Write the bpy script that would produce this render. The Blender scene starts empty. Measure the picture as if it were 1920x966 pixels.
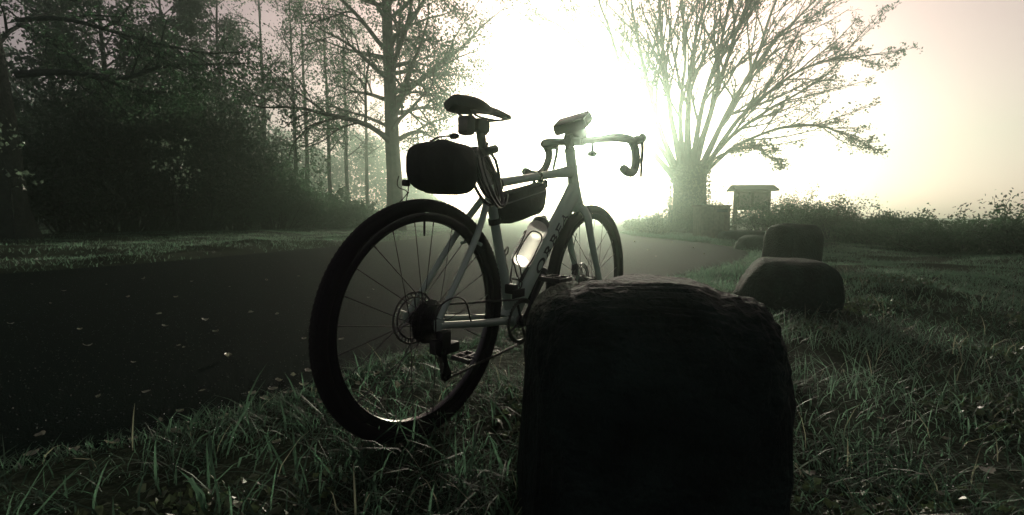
import bpy, bmesh, math, random
import numpy as np
from mathutils import Vector, Matrix

sc = bpy.context.scene
COL = sc.collection
R = math.radians

# ------------------------------------------------------------------ camera
CAM_H, PITCH, FPX = 0.658, 0.0906, 880.0
cam_d = bpy.data.cameras.new("camera"); cam = bpy.data.objects.new("camera", cam_d); COL.objects.link(cam)
cam.location = (0, 0, CAM_H); cam.rotation_euler = (math.pi / 2 - PITCH, 0, 0)
cam_d.sensor_width = 36.0; cam_d.lens = FPX / 1920 * 36.0
cam_d.clip_start = 0.02; cam_d.clip_end = 2000
sc.camera = cam

# ------------------------------------------------------------------ sky, sun, exposure
SUN_AZ, SUN_EL = R(9.7), R(10.8)        # azimuth from +Y towards +X
w = bpy.data.worlds.new("World"); sc.world = w; w.use_nodes = True
nt = w.node_tree; nt.nodes.clear()
sky = nt.nodes.new("ShaderNodeTexSky"); sky.sky_type = 'NISHITA'; sky.sun_disc = False
sky.sun_elevation = SUN_EL; sky.sun_rotation = SUN_AZ
sky.dust_density = 3.0; sky.air_density = 0.4; sky.ozone_density = 1.0
hs = nt.nodes.new("ShaderNodeHueSaturation"); hs.inputs['Saturation'].default_value = 0.45
tint = nt.nodes.new("ShaderNodeMix"); tint.data_type = 'RGBA'; tint.blend_type = 'MULTIPLY'
tint.inputs[0].default_value = 1.0; tint.inputs[7].default_value = (1.27, 0.89, 0.84, 1)
bg = nt.nodes.new("ShaderNodeBackground"); bg.inputs['Strength'].default_value = 0.145
wo = nt.nodes.new("ShaderNodeOutputWorld")
nt.links.new(sky.outputs[0], hs.inputs['Color']); nt.links.new(hs.outputs[0], tint.inputs[6])
gam = nt.nodes.new("ShaderNodeGamma"); gam.inputs['Gamma'].default_value = 1.0
nt.links.new(tint.outputs[2], gam.inputs['Color']); nt.links.new(gam.outputs[0], bg.inputs['Color']); nt.links.new(bg.outputs[0], wo.inputs['Surface'])

sun_d = bpy.data.lights.new("sun", 'SUN'); sun_d.energy = 4.4; sun_d.angle = R(0.5)
sun_d.color = (1.0, 0.86, 0.74)
sun = bpy.data.objects.new("sun", sun_d); COL.objects.link(sun)
sdir = Vector((math.sin(SUN_AZ) * math.cos(SUN_EL), math.cos(SUN_AZ) * math.cos(SUN_EL), math.sin(SUN_EL)))
sun.rotation_euler = sdir.to_track_quat('Z', 'Y').to_euler()
sun.location = (3, 20, 14)

sc.view_settings.view_transform = 'Standard'; sc.view_settings.look = 'None'
sc.view_settings.exposure = -0.12; sc.view_settings.gamma = 1.0
sc.render.engine = 'CYCLES'
sc.cycles.use_denoising = True
sc.cycles.max_bounces = 8; sc.cycles.volume_bounces = 1; sc.cycles.diffuse_bounces = 2
sc.cycles.transmission_bounces = 6; sc.cycles.glossy_bounces = 3; sc.cycles.transparent_max_bounces = 8
sc.cycles.sample_clamp_indirect = 6.0

HAZE_DENSITY, HAZE_G = 0.0115, 0.945
HAZE_COLOR = (0.72, 1.0, 0.82)

# ------------------------------------------------------------------ materials
def mat(name, col, rough=0.6, metal=0.0, spec=0.5, noise=None, bump=None, trans=0.0, sss=0.0, coat=0.0):
    """noise=(scale, dark factor, detail)   bump=(scale, strength, distance)   trans = share of translucency"""
    m = bpy.data.materials.new(name); m.use_nodes = True
    t = m.node_tree; b = t.nodes["Principled BSDF"]; out = t.nodes["Material Output"]
    b.inputs["Base Color"].default_value = (*col, 1); b.inputs["Roughness"].default_value = rough
    b.inputs["Metallic"].default_value = metal; b.inputs["Specular IOR Level"].default_value = spec
    b.inputs["Coat Weight"].default_value = coat
    tc = t.nodes.new("ShaderNodeTexCoord")
    colsock = None
    if noise:
        n = t.nodes.new("ShaderNodeTexNoise"); n.inputs["Scale"].default_value = noise[0]
        n.inputs["Detail"].default_value = noise[2] if len(noise) > 2 else 5
        t.links.new(tc.outputs["Object"], n.inputs["Vector"])
        r = t.nodes.new("ShaderNodeValToRGB"); r.color_ramp.elements[0].position = 0.3; r.color_ramp.elements[1].position = 0.7
        r.color_ramp.elements[0].color = (*[c * noise[1] for c in col], 1); r.color_ramp.elements[1].color = (*col, 1)
        t.links.new(n.outputs["Fac"], r.inputs["Fac"]); t.links.new(r.outputs["Color"], b.inputs["Base Color"])
        colsock = r.outputs["Color"]
    if bump:
        n2 = t.nodes.new("ShaderNodeTexNoise"); n2.inputs["Scale"].default_value = bump[0]; n2.inputs["Detail"].default_value = 6
        t.links.new(tc.outputs["Object"], n2.inputs["Vector"])
        bp = t.nodes.new("ShaderNodeBump"); bp.inputs["Strength"].default_value = bump[1]; bp.inputs["Distance"].default_value = bump[2]
        t.links.new(n2.outputs["Fac"], bp.inputs["Height"]); t.links.new(bp.outputs["Normal"], b.inputs["Normal"])
    if trans > 0:
        tr = t.nodes.new("ShaderNodeBsdfTranslucent"); mx = t.nodes.new("ShaderNodeMixShader"); mx.inputs[0].default_value = trans
        tr.inputs["Color"].default_value = (*[min(1, c * 1.5) for c in col], 1)
        t.links.new(b.outputs[0], mx.inputs[1]); t.links.new(tr.outputs[0], mx.inputs[2]); t.links.new(mx.outputs[0], out.inputs["Surface"])
    return m

M = {}
M['soil'] = mat('soil_and_moss', (0.028, 0.042, 0.024), 0.95, spec=0.05, noise=(3.0, 0.45), bump=(30, 0.6, 0.03))
M['asphalt'] = mat('wet_asphalt', (0.002, 0.0085, 0.007), 0.85, spec=0.02, noise=(140, 0.2, 3), bump=(170, 1.0, 0.006))
M['rock'] = mat('dark_rock', (0.014, 0.026, 0.021), 0.85, spec=0.12, noise=(9, 0.3, 10), bump=(60, 1.0, 0.02))
M['bark'] = mat('bark', (0.035, 0.05, 0.038), 0.9, spec=0.2, noise=(9, 0.4), bump=(14, 1.0, 0.05))
M['bark_pale'] = mat('pale_bark', (0.07, 0.075, 0.06), 0.85, spec=0.2, noise=(5, 0.4), bump=(14, 1.0, 0.03))
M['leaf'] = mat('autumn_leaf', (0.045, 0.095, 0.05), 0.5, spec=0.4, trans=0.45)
M['lit_leaf'] = mat('lit_autumn_leaf', (0.17, 0.26, 0.17), 0.4, spec=0.5, trans=0.35)  # paler than the other leaves: light on the saplings put into the colour
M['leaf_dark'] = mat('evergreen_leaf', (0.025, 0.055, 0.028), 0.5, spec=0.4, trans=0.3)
M['ivy'] = mat('ivy_leaf', (0.05, 0.075, 0.035), 0.4, spec=0.45, trans=0.25)
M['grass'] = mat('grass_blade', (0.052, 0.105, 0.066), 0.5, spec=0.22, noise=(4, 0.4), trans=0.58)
M['sunlit_dewy_grass'] = mat('sunlit_dewy_grass_blade', (0.105, 0.19, 0.125), 0.45, spec=0.28, noise=(2.5, 0.35), trans=0.5)  # sunlight on the dewy grass put into a paler blade colour
M['dry_grass'] = mat('dry_grass_blade', (0.16, 0.18, 0.12), 0.4, spec=0.4, trans=0.5)
M['litter'] = mat('fallen_leaf', (0.15, 0.165, 0.115), 0.35, spec=0.6, noise=(40, 0.6), trans=0.3)
M['grit'] = mat('wet_grit', (0.035, 0.065, 0.052), 0.35, spec=0.35, noise=(300, 0.3, 2))
M['dew'] = mat('dew_drop', (0.9, 0.95, 0.9), 0.08, spec=1.0, trans=0.5)
M['frame'] = mat('grey_green_paint', (0.29, 0.39, 0.31), 0.38, spec=0.5, coat=0.2)
M['black'] = mat('matt_black', (0.012, 0.012, 0.012), 0.55, spec=0.35)
M['rubber'] = mat('rubber', (0.012, 0.012, 0.012), 0.85, spec=0.2, bump=(300, 0.3, 0.002))
M['rim'] = mat('black_rim', (0.02, 0.02, 0.02), 0.22, spec=0.6)
M['steel'] = mat('steel', (0.5, 0.5, 0.5), 0.25, metal=1.0)
M['spoke'] = mat('dark_spoke', (0.045, 0.045, 0.045), 0.3, metal=0.85)
M['dark_steel'] = mat('dark_steel', (0.14, 0.14, 0.14), 0.35, metal=1.0)
M['bag'] = mat('black_nylon', (0.012, 0.013, 0.012), 0.75, spec=0.25, bump=(35, 0.4, 0.01))
M['tape'] = mat('bar_tape', (0.02, 0.022, 0.02), 0.7, spec=0.3, bump=(60, 0.5, 0.004))
M['cable'] = mat('coated_cable', (0.012, 0.012, 0.012), 0.18, spec=0.6)
M['letter'] = mat('dark_lettering', (0.012, 0.014, 0.013), 0.5, spec=0.3)
M['bottle'] = mat('milky_bottle', (0.97, 0.97, 0.94), 0.5, spec=0.5, trans=0.3)
_b = M['bottle'].node_tree.nodes["Principled BSDF"]; _b.inputs["Transmission Weight"].default_value = 0.9; _b.inputs["IOR"].default_value = 1.2
M['cap'] = mat('bottle_cap', (0.05, 0.055, 0.05), 0.4, spec=0.4, trans=0.1)
M['wood'] = mat('weathered_wood', (0.14, 0.12, 0.085), 0.85, spec=0.2, noise=(12, 0.5), bump=(30, 0.5, 0.01))
M['roof'] = mat('roof_felt', (0.06, 0.055, 0.045), 0.9, spec=0.2, noise=(10, 0.6))
M['paper'] = mat('faded_notice', (0.25, 0.24, 0.19), 0.6, noise=(6, 0.6))
M['post'] = mat('painted_post', (0.12, 0.13, 0.12), 0.5)
M['lamp_glass'] = mat('lamp_glass', (0.6, 0.6, 0.55), 0.3, trans=0.6)
M['red_lens'] = mat('rear_light_lens', (0.03, 0.010, 0.010), 0.25, spec=0.6)

# ------------------------------------------------------------------ builders
def make_mesh(name, V, F, smooth=True):
    """V (n,3) array, F list of index arrays: each (k,m) with m corners"""
    V = np.asarray(V, dtype=np.float32)
    me = bpy.data.meshes.new(name)
    if not isinstance(F, (list, tuple)): F = [F]
    F = [np.asarray(f, dtype=np.int32) for f in F if len(f)]
    me.vertices.add(len(V)); me.vertices.foreach_set('co', V.ravel())
    nl = sum(f.size for f in F); npoly = sum(len(f) for f in F)
    me.loops.add(nl); me.polygons.add(npoly)
    me.loops.foreach_set('vertex_index', np.concatenate([f.ravel() for f in F]))
    tot = np.concatenate([np.full(len(f), f.shape[1], np.int32) for f in F])
    st = np.concatenate([[0], np.cumsum(tot)[:-1]]).astype(np.int32)
    me.polygons.foreach_set('loop_start', st)
    me.polygons.foreach_set('use_smooth', np.full(npoly, smooth))
    me.update(calc_edges=True); me.validate()
    return me

class MB:
    """collects shapes into one mesh"""
    def __init__(s): s.V = []; s.Q = []; s.T = []; s.n = 0
    def add(s, V, quads=(), tris=()):
        V = np.asarray(V, float).reshape(-1, 3)
        if len(quads): s.Q.append(np.asarray(quads, int).reshape(-1, 4) + s.n)
        if len(tris): s.T.append(np.asarray(tris, int).reshape(-1, 3) + s.n)
        s.V.append(V); s.n += len(V); return s
    def tube(s, P, ra, rb=None, n=10, ref=None, cap=True, power=1.0, closed=False):
        P = np.asarray(P, float); k = len(P)
        ra = np.broadcast_to(np.asarray(ra, float), (k,)); rb = ra if rb is None else np.broadcast_to(np.asarray(rb, float), (k,))
        if closed: Tn = np.roll(P, -1, 0) - np.roll(P, 1, 0)
        else: Tn = np.gradient(P, axis=0)
        Tn /= np.linalg.norm(Tn, axis=1, keepdims=True) + 1e-12
        if ref is None:
            ref = np.array([0, 1, 0]) if abs(Tn[0][1]) < 0.8 else np.array([0, 0, 1.])
            u = ref - Tn[0] * (ref @ Tn[0]); U = []
            for i in range(k):
                u = u - Tn[i] * (u @ Tn[i]); u = u / (np.linalg.norm(u) + 1e-12); U.append(u)
            U = np.array(U)
        else:
            ref = np.asarray(ref, float); U = ref - Tn * (Tn @ ref)[:, None]; U /= np.linalg.norm(U, axis=1, keepdims=True)
        W = np.cross(Tn, U)
        a = np.linspace(0, 2 * np.pi, n, endpoint=False)
        ca, sa = np.cos(a), np.sin(a)
        ca = np.sign(ca) * abs(ca) ** power; sa = np.sign(sa) * abs(sa) ** power
        V = P[:, None] + U[:, None] * (ca[None] * ra[:, None])[..., None] + W[:, None] * (sa[None] * rb[:, None])[..., None]
        i = np.arange(k if closed else k - 1)[:, None]; j = np.arange(n)[None]
        i2 = (i + 1) % k
        Q = np.stack([i * n + j, i * n + (j + 1) % n, i2 * n + (j + 1) % n, i2 * n + j], -1).reshape(-1, 4)
        V = V.reshape(-1, 3); T = []
        if cap and not closed:
            V = np.vstack([V, P[0], P[-1]]); c0, c1 = k * n, k * n + 1
            T = [[c0, (q + 1) % n, q] for q in range(n)] + [[c1, (k - 1) * n + q, (k - 1) * n + (q + 1) % n] for q in range(n)]
        return s.add(V, Q, T)
    def box(s, c, size, rot=None, bev=0.0):
        x, y, z = [q / 2 for q in size]
        if bev > 0:
            bm = bmesh.new(); bmesh.ops.create_cube(bm, size=1)
            bmesh.ops.scale(bm, vec=size, verts=bm.verts)
            bmesh.ops.bevel(bm, geom=list(bm.edges), offset=bev, segments=2, affect='EDGES', profile=0.6)
            bmesh.ops.triangulate(bm, faces=bm.faces)
            V = np.array([v.co[:] for v in bm.verts]); bm.verts.index_update()
            T = [[v.index for v in f.verts] for f in bm.faces]; bm.free(); Q = []
        else:
            V = np.array([[sx * x, sy * y, sz * z] for sx in (-1, 1) for sy in (-1, 1) for sz in (-1, 1)]); T = []
            Q = [[0, 1, 3, 2], [4, 6, 7, 5], [0, 4, 5, 1], [2, 3, 7, 6], [0, 2, 6, 4], [1, 5, 7, 3]]
        if rot is not None: V = V @ np.array(rot).T
        return s.add(V + np.asarray(c, float), Q, T)
    def lathe(s, prof, c=(0, 0, 0), axis=(0, 0, 1), n=20):
        """prof: (radius, height) list"""
        axis = np.asarray(axis, float); axis /= np.linalg.norm(axis)
        P = np.asarray(c, float) + np.array([[h] for _, h in prof]) * axis
        ref = np.array([0, 1, 0.]) if abs(axis[1]) < 0.8 else np.array([1., 0, 0])
        u = ref - axis * (ref @ axis); u /= np.linalg.norm(u); v = np.cross(axis, u)
        a = np.linspace(0, 2 * np.pi, n, endpoint=False)
        r = np.array([q for q, _ in prof])
        V = P[:, None] + (u[None] * np.cos(a)[:, None] + v[None] * np.sin(a)[:, None])[None] * r[:, None, None]
        k = len(prof); i = np.arange(k - 1)[:, None]; j = np.arange(n)[None]
        Q = np.stack([i * n + j, i * n + (j + 1) % n, (i + 1) * n + (j + 1) % n, (i + 1) * n + j], -1).reshape(-1, 4)
        V = np.vstack([V.reshape(-1, 3), P[0], P[-1]])
        T = [[k * n, (q + 1) % n, q] for q in range(n)] + [[k * n + 1, (k - 1) * n + q, (k - 1) * n + (q + 1) % n] for q in range(n)]
        return s.add(V, Q, T)
    def prism(s, poly, d0, d1, ox, oy, on, org=(0, 0, 0)):
        """2D outline poly along axes ox, oy, extruded d0..d1 along on (convex fan caps)"""
        ox, oy, on, org = map(lambda q: np.asarray(q, float), (ox, oy, on, org)); p = np.asarray(poly, float); k = len(p)
        A = org + p[:, :1] * ox + p[:, 1:] * oy; V = np.vstack([A + on * d0, A + on * d1])
        Q = [[i, (i + 1) % k, k + (i + 1) % k, k + i] for i in range(k)]
        T = [[0, i + 1, i] for i in range(1, k - 1)] + [[k, k + i, k + i + 1] for i in range(1, k - 1)]
        return s.add(V, Q, T)
    def sphere(s, c, r, n=10, scale=(1, 1, 1)):
        prof = [(max(1e-4, r * math.sin(t)), -r * math.cos(t)) for t in np.linspace(0.02, math.pi - 0.02, n)]
        m = MB().lathe(prof, n=n + 4); V = np.vstack(m.V) * np.asarray(scale) + np.asarray(c, float)
        return s.add(V, np.vstack(m.Q), np.vstack(m.T))
    def build(s, name, material, parent=None, smooth=True, loc=None):
        V = np.vstack(s.V)
        if loc is not None: V = V - np.asarray(loc)
        F = []
        if s.Q: F.append(np.vstack(s.Q))
        if s.T: F.append(np.vstack(s.T))
        me = make_mesh(name, V, F, smooth)
        if smooth: me.set_sharp_from_angle(angle=R(40))
        return link(name, me, material, parent, loc)

def link(name, me, material, parent=None, loc=None):
    o = bpy.data.objects.new(name, me); COL.objects.link(o)
    if material is not None and not me.materials: me.materials.append(material)
    if parent is not None: o.parent = parent
    if loc is not None: o.location = loc
    return o
def empty(name, loc=(0, 0, 0), rot=(0, 0, 0)):
    o = bpy.data.objects.new(name, None); COL.objects.link(o); o.location = loc; o.rotation_euler = rot
    o.empty_display_size = 0.2; return o
def tag(o, label=None, cat=None, group=None, kind=None):
    if label: o['label'] = label
    if cat: o['category'] = cat
    if group: o['group'] = group
    if kind: o['kind'] = kind
    return o

CP, SP = math.cos(PITCH), math.sin(PITCH)
def at(px, py, Y):
    """world point seen at photo pixel (px,py) standing Y metres ahead"""
    xn = (px - 960) / FPX; u = -(py - 483) / FPX
    d = np.array([xn, CP + u * SP, -SP + u * CP]); return np.array([0, 0, CAM_H]) + d * (Y / d[1])

# ------------------------------------------------------------------ ground and path
YL = [-60, 0, 2, 5.16, 6.65, 9.84, 12.4, 20, 40, 60]; XLv = [-60, -14, -10.2, -5.67, -4.86, -3.59, -2.8, -1.6, 2, 6]
YR = [-60, 0, 0.6, 1.16, 1.34, 1.62, 1.97, 2.4, 3.2, 4.93, 6.65, 8.3, 10, 12, 15, 25, 40, 60]
XRv = [-50, -3.2, -2.1, -1.33, -1.08, -0.78, -0.58, -0.15, 0.4, 1.8, 3.25, 4.2, 4.5, 4.3, 3.8, 4.2, 8, 13]
def path_in(x, y):
    return np.minimum(x - np.interp(y, YL, XLv), np.interp(y, YR, XRv) - x)
_r = np.random.RandomState(5)
_W = [(_r.uniform(0, 6.28), _r.uniform(0, 6.28), l) for l in (0.7, 0.9, 1.1, 1.5, 1.9, 2.4, 3.1, 4.3, 6.0)]
def gz(x, y):
    x = np.asarray(x, float); y = np.asarray(y, float); h = np.zeros_like(x + y)
    for a, p, l in _W: h = h + l ** 0.7 * np.sin((x * math.cos(a) + y * math.sin(a)) * 6.283 / l + p) * np.sin((y * math.cos(a * 1.7 + 1) - x * math.sin(a * 1.7)) * 3.9 / l + p * 2)
    d = -path_in(x, y); near = np.clip((np.hypot(x - 0.4, y - 1.6) - 1.2) / 2.0, 0, 1)
    m = np.clip(d / 0.5, 0, 1); far = np.clip(1 - (np.hypot(x, y) - 30) / 30, 0, 1)
    left = np.clip((np.interp(y, YL, XLv) - x) / 0.35, 0, 1)
    return h * 0.011 * m * (0.25 + 0.75 * near) * far + left * 0.07 - 0.02 * np.clip((-d - .0) / 0.08, 0, 1)
def spaced(a, b, c, n, k):
    t = np.linspace(-1, 1, n); s = np.sinh(t * k) / math.sinh(k)
    return np.where(s < 0, c + (c - a) * s, c + (b - c) * s)
gx = spaced(-85, 85, 0.5, 330, 4.6); gy = spaced(-33, 115, 3.0, 330, 4.6)
GX, GY = np.meshgrid(gx, gy, indexing='ij'); GZ = gz(GX, GY)
ii, jj = np.meshgrid(np.arange(329), np.arange(329), indexing='ij'); q0 = ii * 330 + jj
gq = np.stack([q0, q0 + 330, q0 + 331, q0 + 1], -1).reshape(-1, 4)
ground = link('ground', make_mesh('ground', np.stack([GX, GY, GZ], -1).reshape(-1, 3), gq), M['soil']); tag(ground, kind='structure')

ys = np.concatenate([np.linspace(-30, 0, 20), np.arange(0.1, 14, 0.08), np.linspace(14.3, 60, 90)])
rj = np.random.RandomState(2)
def ragged(n): a = rj.normal(0, 1, n); return np.convolve(a, np.ones(5) / 5, 'same') * 0.035 + rj.normal(0, 0.012, n)
xl = np.interp(ys, YL, XLv) + ragged(len(ys)) - .03; xr = np.interp(ys, YR, XRv) + ragged(len(ys)) + .03
tt = np.concatenate([[0], np.linspace(.004, .996, 23), [1]])
PXm = xl[:, None] * (1 - tt) + xr[:, None] * tt; PYm = np.repeat(ys[:, None], 25, 1)
PZ = -0.012 * (np.abs(tt * 2 - 1) > .999)[None] + 0.003 + 0.004 * np.sin(PXm * 1.3 + 0.5) * np.sin(PYm * 0.9)
ii, jj = np.meshgrid(np.arange(len(ys) - 1), np.arange(24), indexing='ij'); q0 = ii * 25 + jj
pq = np.stack([q0, q0 + 1, q0 + 26, q0 + 25], -1).reshape(-1, 4)
tag(link('path', make_mesh('path', np.stack([PXm, PYm, PZ], -1).reshape(-1, 3), pq), M['asphalt']), kind='structure')

# ------------------------------------------------------------------ bicycle (local axes: x forward, y left, z up)
BIKE_LOC = (-0.267, 1.356, 0.0); BIKE_ROT = (0.0335, 0.0, 0.924)
BR = np.array((Matrix.Rotation(0.924, 3, 'Z') @ Matrix.Rotation(0.0335, 3, 'X')))
def bw(p): return np.array(BIKE_LOC) + BR @ np.asarray(p, float)       # bike local -> world
bike = empty('bicycle', BIKE_LOC, BIKE_ROT)
tag(bike, 'grey gravel bicycle with drop handlebars leaning on the large dark boulder', 'bicycle')
WR = 0.352; HUB = np.array([0, 0, WR]); FHUB = np.array([1.022, 0, WR])
BB = np.array([0.42, 0, 0.28]); ST = np.array([0.284, 0, 0.745])
HT = np.array([0.800, 0, 0.925]); HB = np.array([0.862, 0, 0.728])
def lerp(a, b, t): a = np.asarray(a, float); b = np.asarray(b, float); return a + (b - a) * np.asarray(t, float)[:, None]
def smooth_path(P, n=24):
    P = np.asarray(P, float); k = len(P); Pp = np.vstack([2 * P[0] - P[1], P, 2 * P[-1] - P[-2]])
    out = []
    for t in np.linspace(0, k - 1 - 1e-6, n):
        i = int(t); f = t - i; a, b, c, d = Pp[i:i + 4]
        out.append(0.5 * ((2 * b) + (-a + c) * f + (2 * a - 5 * b + 4 * c - d) * f * f + (-a + 3 * b - 3 * c + d) * f ** 3))
    return np.array(out)
Y1 = (0, 1, 0)
f = MB()
tl = np.linspace(0, 1, 9)
f.tube(lerp(ST + [-0.012, 0, 0.012], HT + [0.012, 0, -0.085], tl), [0.017, 0.016, .0155, .0155, .0155, .016, .017, .019, .021], [.0165, .0155, .015, .0145, .0145, .015, .017, .021, .026], 14, Y1)
f.tube(lerp(BB + [-0.02, 0, 0.0], HB + [-0.008, 0, 0.045], tl), [.034, .030, .027, .026, .026, .026, .026, .025, .024], [.032, .031, .0305, .030, .030, .030, .031, .034, .040], 18, Y1, power=0.72)
f.tube(lerp(BB + [0.004, 0, 0.0], ST + [-0.006, 0, 0.02], tl), [.021, .019, .0175, .017, .017, .017, .017, .017, .0175], [.024, .020, .018, .0175, .017, .017, .017, .018, .020], 14, Y1)
f.tube(lerp(HB + [0.0045, 0, -0.012], HT + [-0.003, 0, 0.008], tl), [.028, .027, .025, .024, .023, .0225, .022, .022, .022], [.034, .032, .028, .026, .025, .024, .024, .024, .024], 16, Y1)
for s in (1, -1):
    f.tube(smooth_path([ST + [-0.02, s * .012, -0.035], [0.17, s * .045, 0.585], [0.0, s * 0.064, WR + 0.012]], 12), np.linspace(.0105, .0085, 12), np.linspace(.0125, .0105, 12), 10)
    f.tube(smooth_path([BB + [-0.03, s * .03, 0.006], [0.20, s * .046, 0.313], [0.0, s * 0.066, WR - 0.004]], 12), np.linspace(.012, .0085, 12), np.linspace(.0145, .010, 12), 10)
    f.box([-0.002, s * .066, WR - 0.002], (.036, .009, .034), bev=.004)
f.tube([BB + [0, .043, 0], BB + [0, -.043, 0]], .026, n=18)
f.tube(smooth_path([[0.20, -.043, .566], [0.205, 0, .575], [0.20, .043, .566]], 8), .006, n=8)
frame = f.build('frame', M['frame'], bike)

# lettering on the right side of the down tube (flat print, standing 0.6 mm proud)
def text_mesh(body, size):
    cu = bpy.data.curves.new('lettering', 'FONT'); cu.body = body; cu.size = size; cu.space_character = 1.12
    cu.align_x = 'CENTER'; cu.align_y = 'CENTER'; cu.offset = 0.0012
    to = bpy.data.objects.new('lettering', cu); COL.objects.link(to)
    dg = bpy.context.evaluated_depsgraph_get(); dg.update()
    me = bpy.data.meshes.new_from_object(to.evaluated_get(dg)); bpy.data.objects.remove(to); return me
dtd = (HB + [-0.008, 0, .045]) - (BB + [-.02, 0, 0]); dtd = dtd / np.linalg.norm(dtd)
up = np.array([-dtd[2], 0, dtd[0]])
for s in (-1, 1):
    me = text_mesh('ORBEA', 0.052)
    co = np.zeros(len(me.vertices) * 3); me.vertices.foreach_get('co', co); co = co.reshape(-1, 3)
    sx = 0.31 / (co[:, 0].max() - co[:, 0].min()); co[:, 0] -= (co[:, 0].max() + co[:, 0].min()) / 2; co[:, 1] -= (co[:, 1].max() + co[:, 1].min()) / 2
    c0 = BB + [-.02, 0, 0] + dtd * 0.372 + up * .001
    xd = dtd if s == -1 else -dtd
    yd = up if s == -1 else up
    # tube section: superellipse half-width .026, half-height .0305
    h = np.clip(np.abs(co[:, 1]) / 0.031, 0, 0.97); lat = 0.0262 * (1 - h ** (2 / .72)) ** (.72 / 2) + 0.0009
    P = c0 + co[:, :1] * sx * xd + co[:, 1:2] * yd + np.outer(lat, [0, s, 0])
    me.vertices.foreach_set('co', P.astype(np.float32).ravel()); me.update()
    link('lettering', me, M['letter'], bike)

# fork
f = MB()
ax = (HT - HB) / np.linalg.norm(HT - HB)
crown = HB - ax * 0.02
f.tube([HB - ax * 0.0125, HB - ax * .05], [.031, .030], [.036, .034], 14, Y1)
for s in (1, -1):
    f.tube(smooth_path([crown - ax * .01 + [0, s * .014, 0], crown - ax * .055 + [.002, s * .046, 0], crown - ax * .20 + [.006, s * .056, 0], FHUB + [-.004, s * .055, .012], FHUB + [0, s * .055, -.012]], 18),
           np.linspace(.017, .009, 18), np.linspace(.024, .012, 18), 12, Y1)
f.build('fork', M['frame'], bike)

# wheels
def lat_ring(prof, c, n=72):
    """closed cross-section prof [(r, y)] swept round the y axis through c"""
    a = np.linspace(0, 2 * np.pi, n, endpoint=False); p = np.array(prof); k = len(p)
    V = np.stack([c[0] + np.outer(np.cos(a), p[:, 0]), c[1] + np.repeat(p[None, :, 1], n, 0), c[2] + np.outer(np.sin(a), p[:, 0])], -1)
    i = np.arange(n)[:, None]; j = np.arange(k)[None]
    Q = np.stack([i * k + j, ((i + 1) % n) * k + j, ((i + 1) % n) * k + (j + 1) % k, i * k + (j + 1) % k], -1).reshape(-1, 4)
    return V.reshape(-1, 3), Q
def rotor_mesh(c, y):
    m = MB(); n = 36
    for (r0, r1) in ((.074, .080), (.060, .065)):
        m.add(*lat_ring([(r0, y - .001), (r1, y - .001), (r1, y + .001), (r0, y + .001)], c, 48))
    for k in range(30):                                   # braking ring bridges leave the drilled gaps
        a = 2 * math.pi * k / 30; b = a + .06
        m.tube([c + np.array([.064 * math.cos(a), y, .064 * math.sin(a)]), c + np.array([.075 * math.cos(b), y, .075 * math.sin(b)])], .0026, .001, 5, Y1)
    for k in range(6):
        a = 2 * math.pi * k / 6; b = a + .5
        m.tube([c + np.array([.016 * math.cos(a), y, .016 * math.sin(a)]), c + np.array([.062 * math.cos(b), y, .062 * math.sin(b)])], .0035, .001, 6, Y1)
    m.tube([c + np.array([0, y - .003, 0]), c + np.array([0, y + .003, 0])], .02, n=16)
    return m
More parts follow.
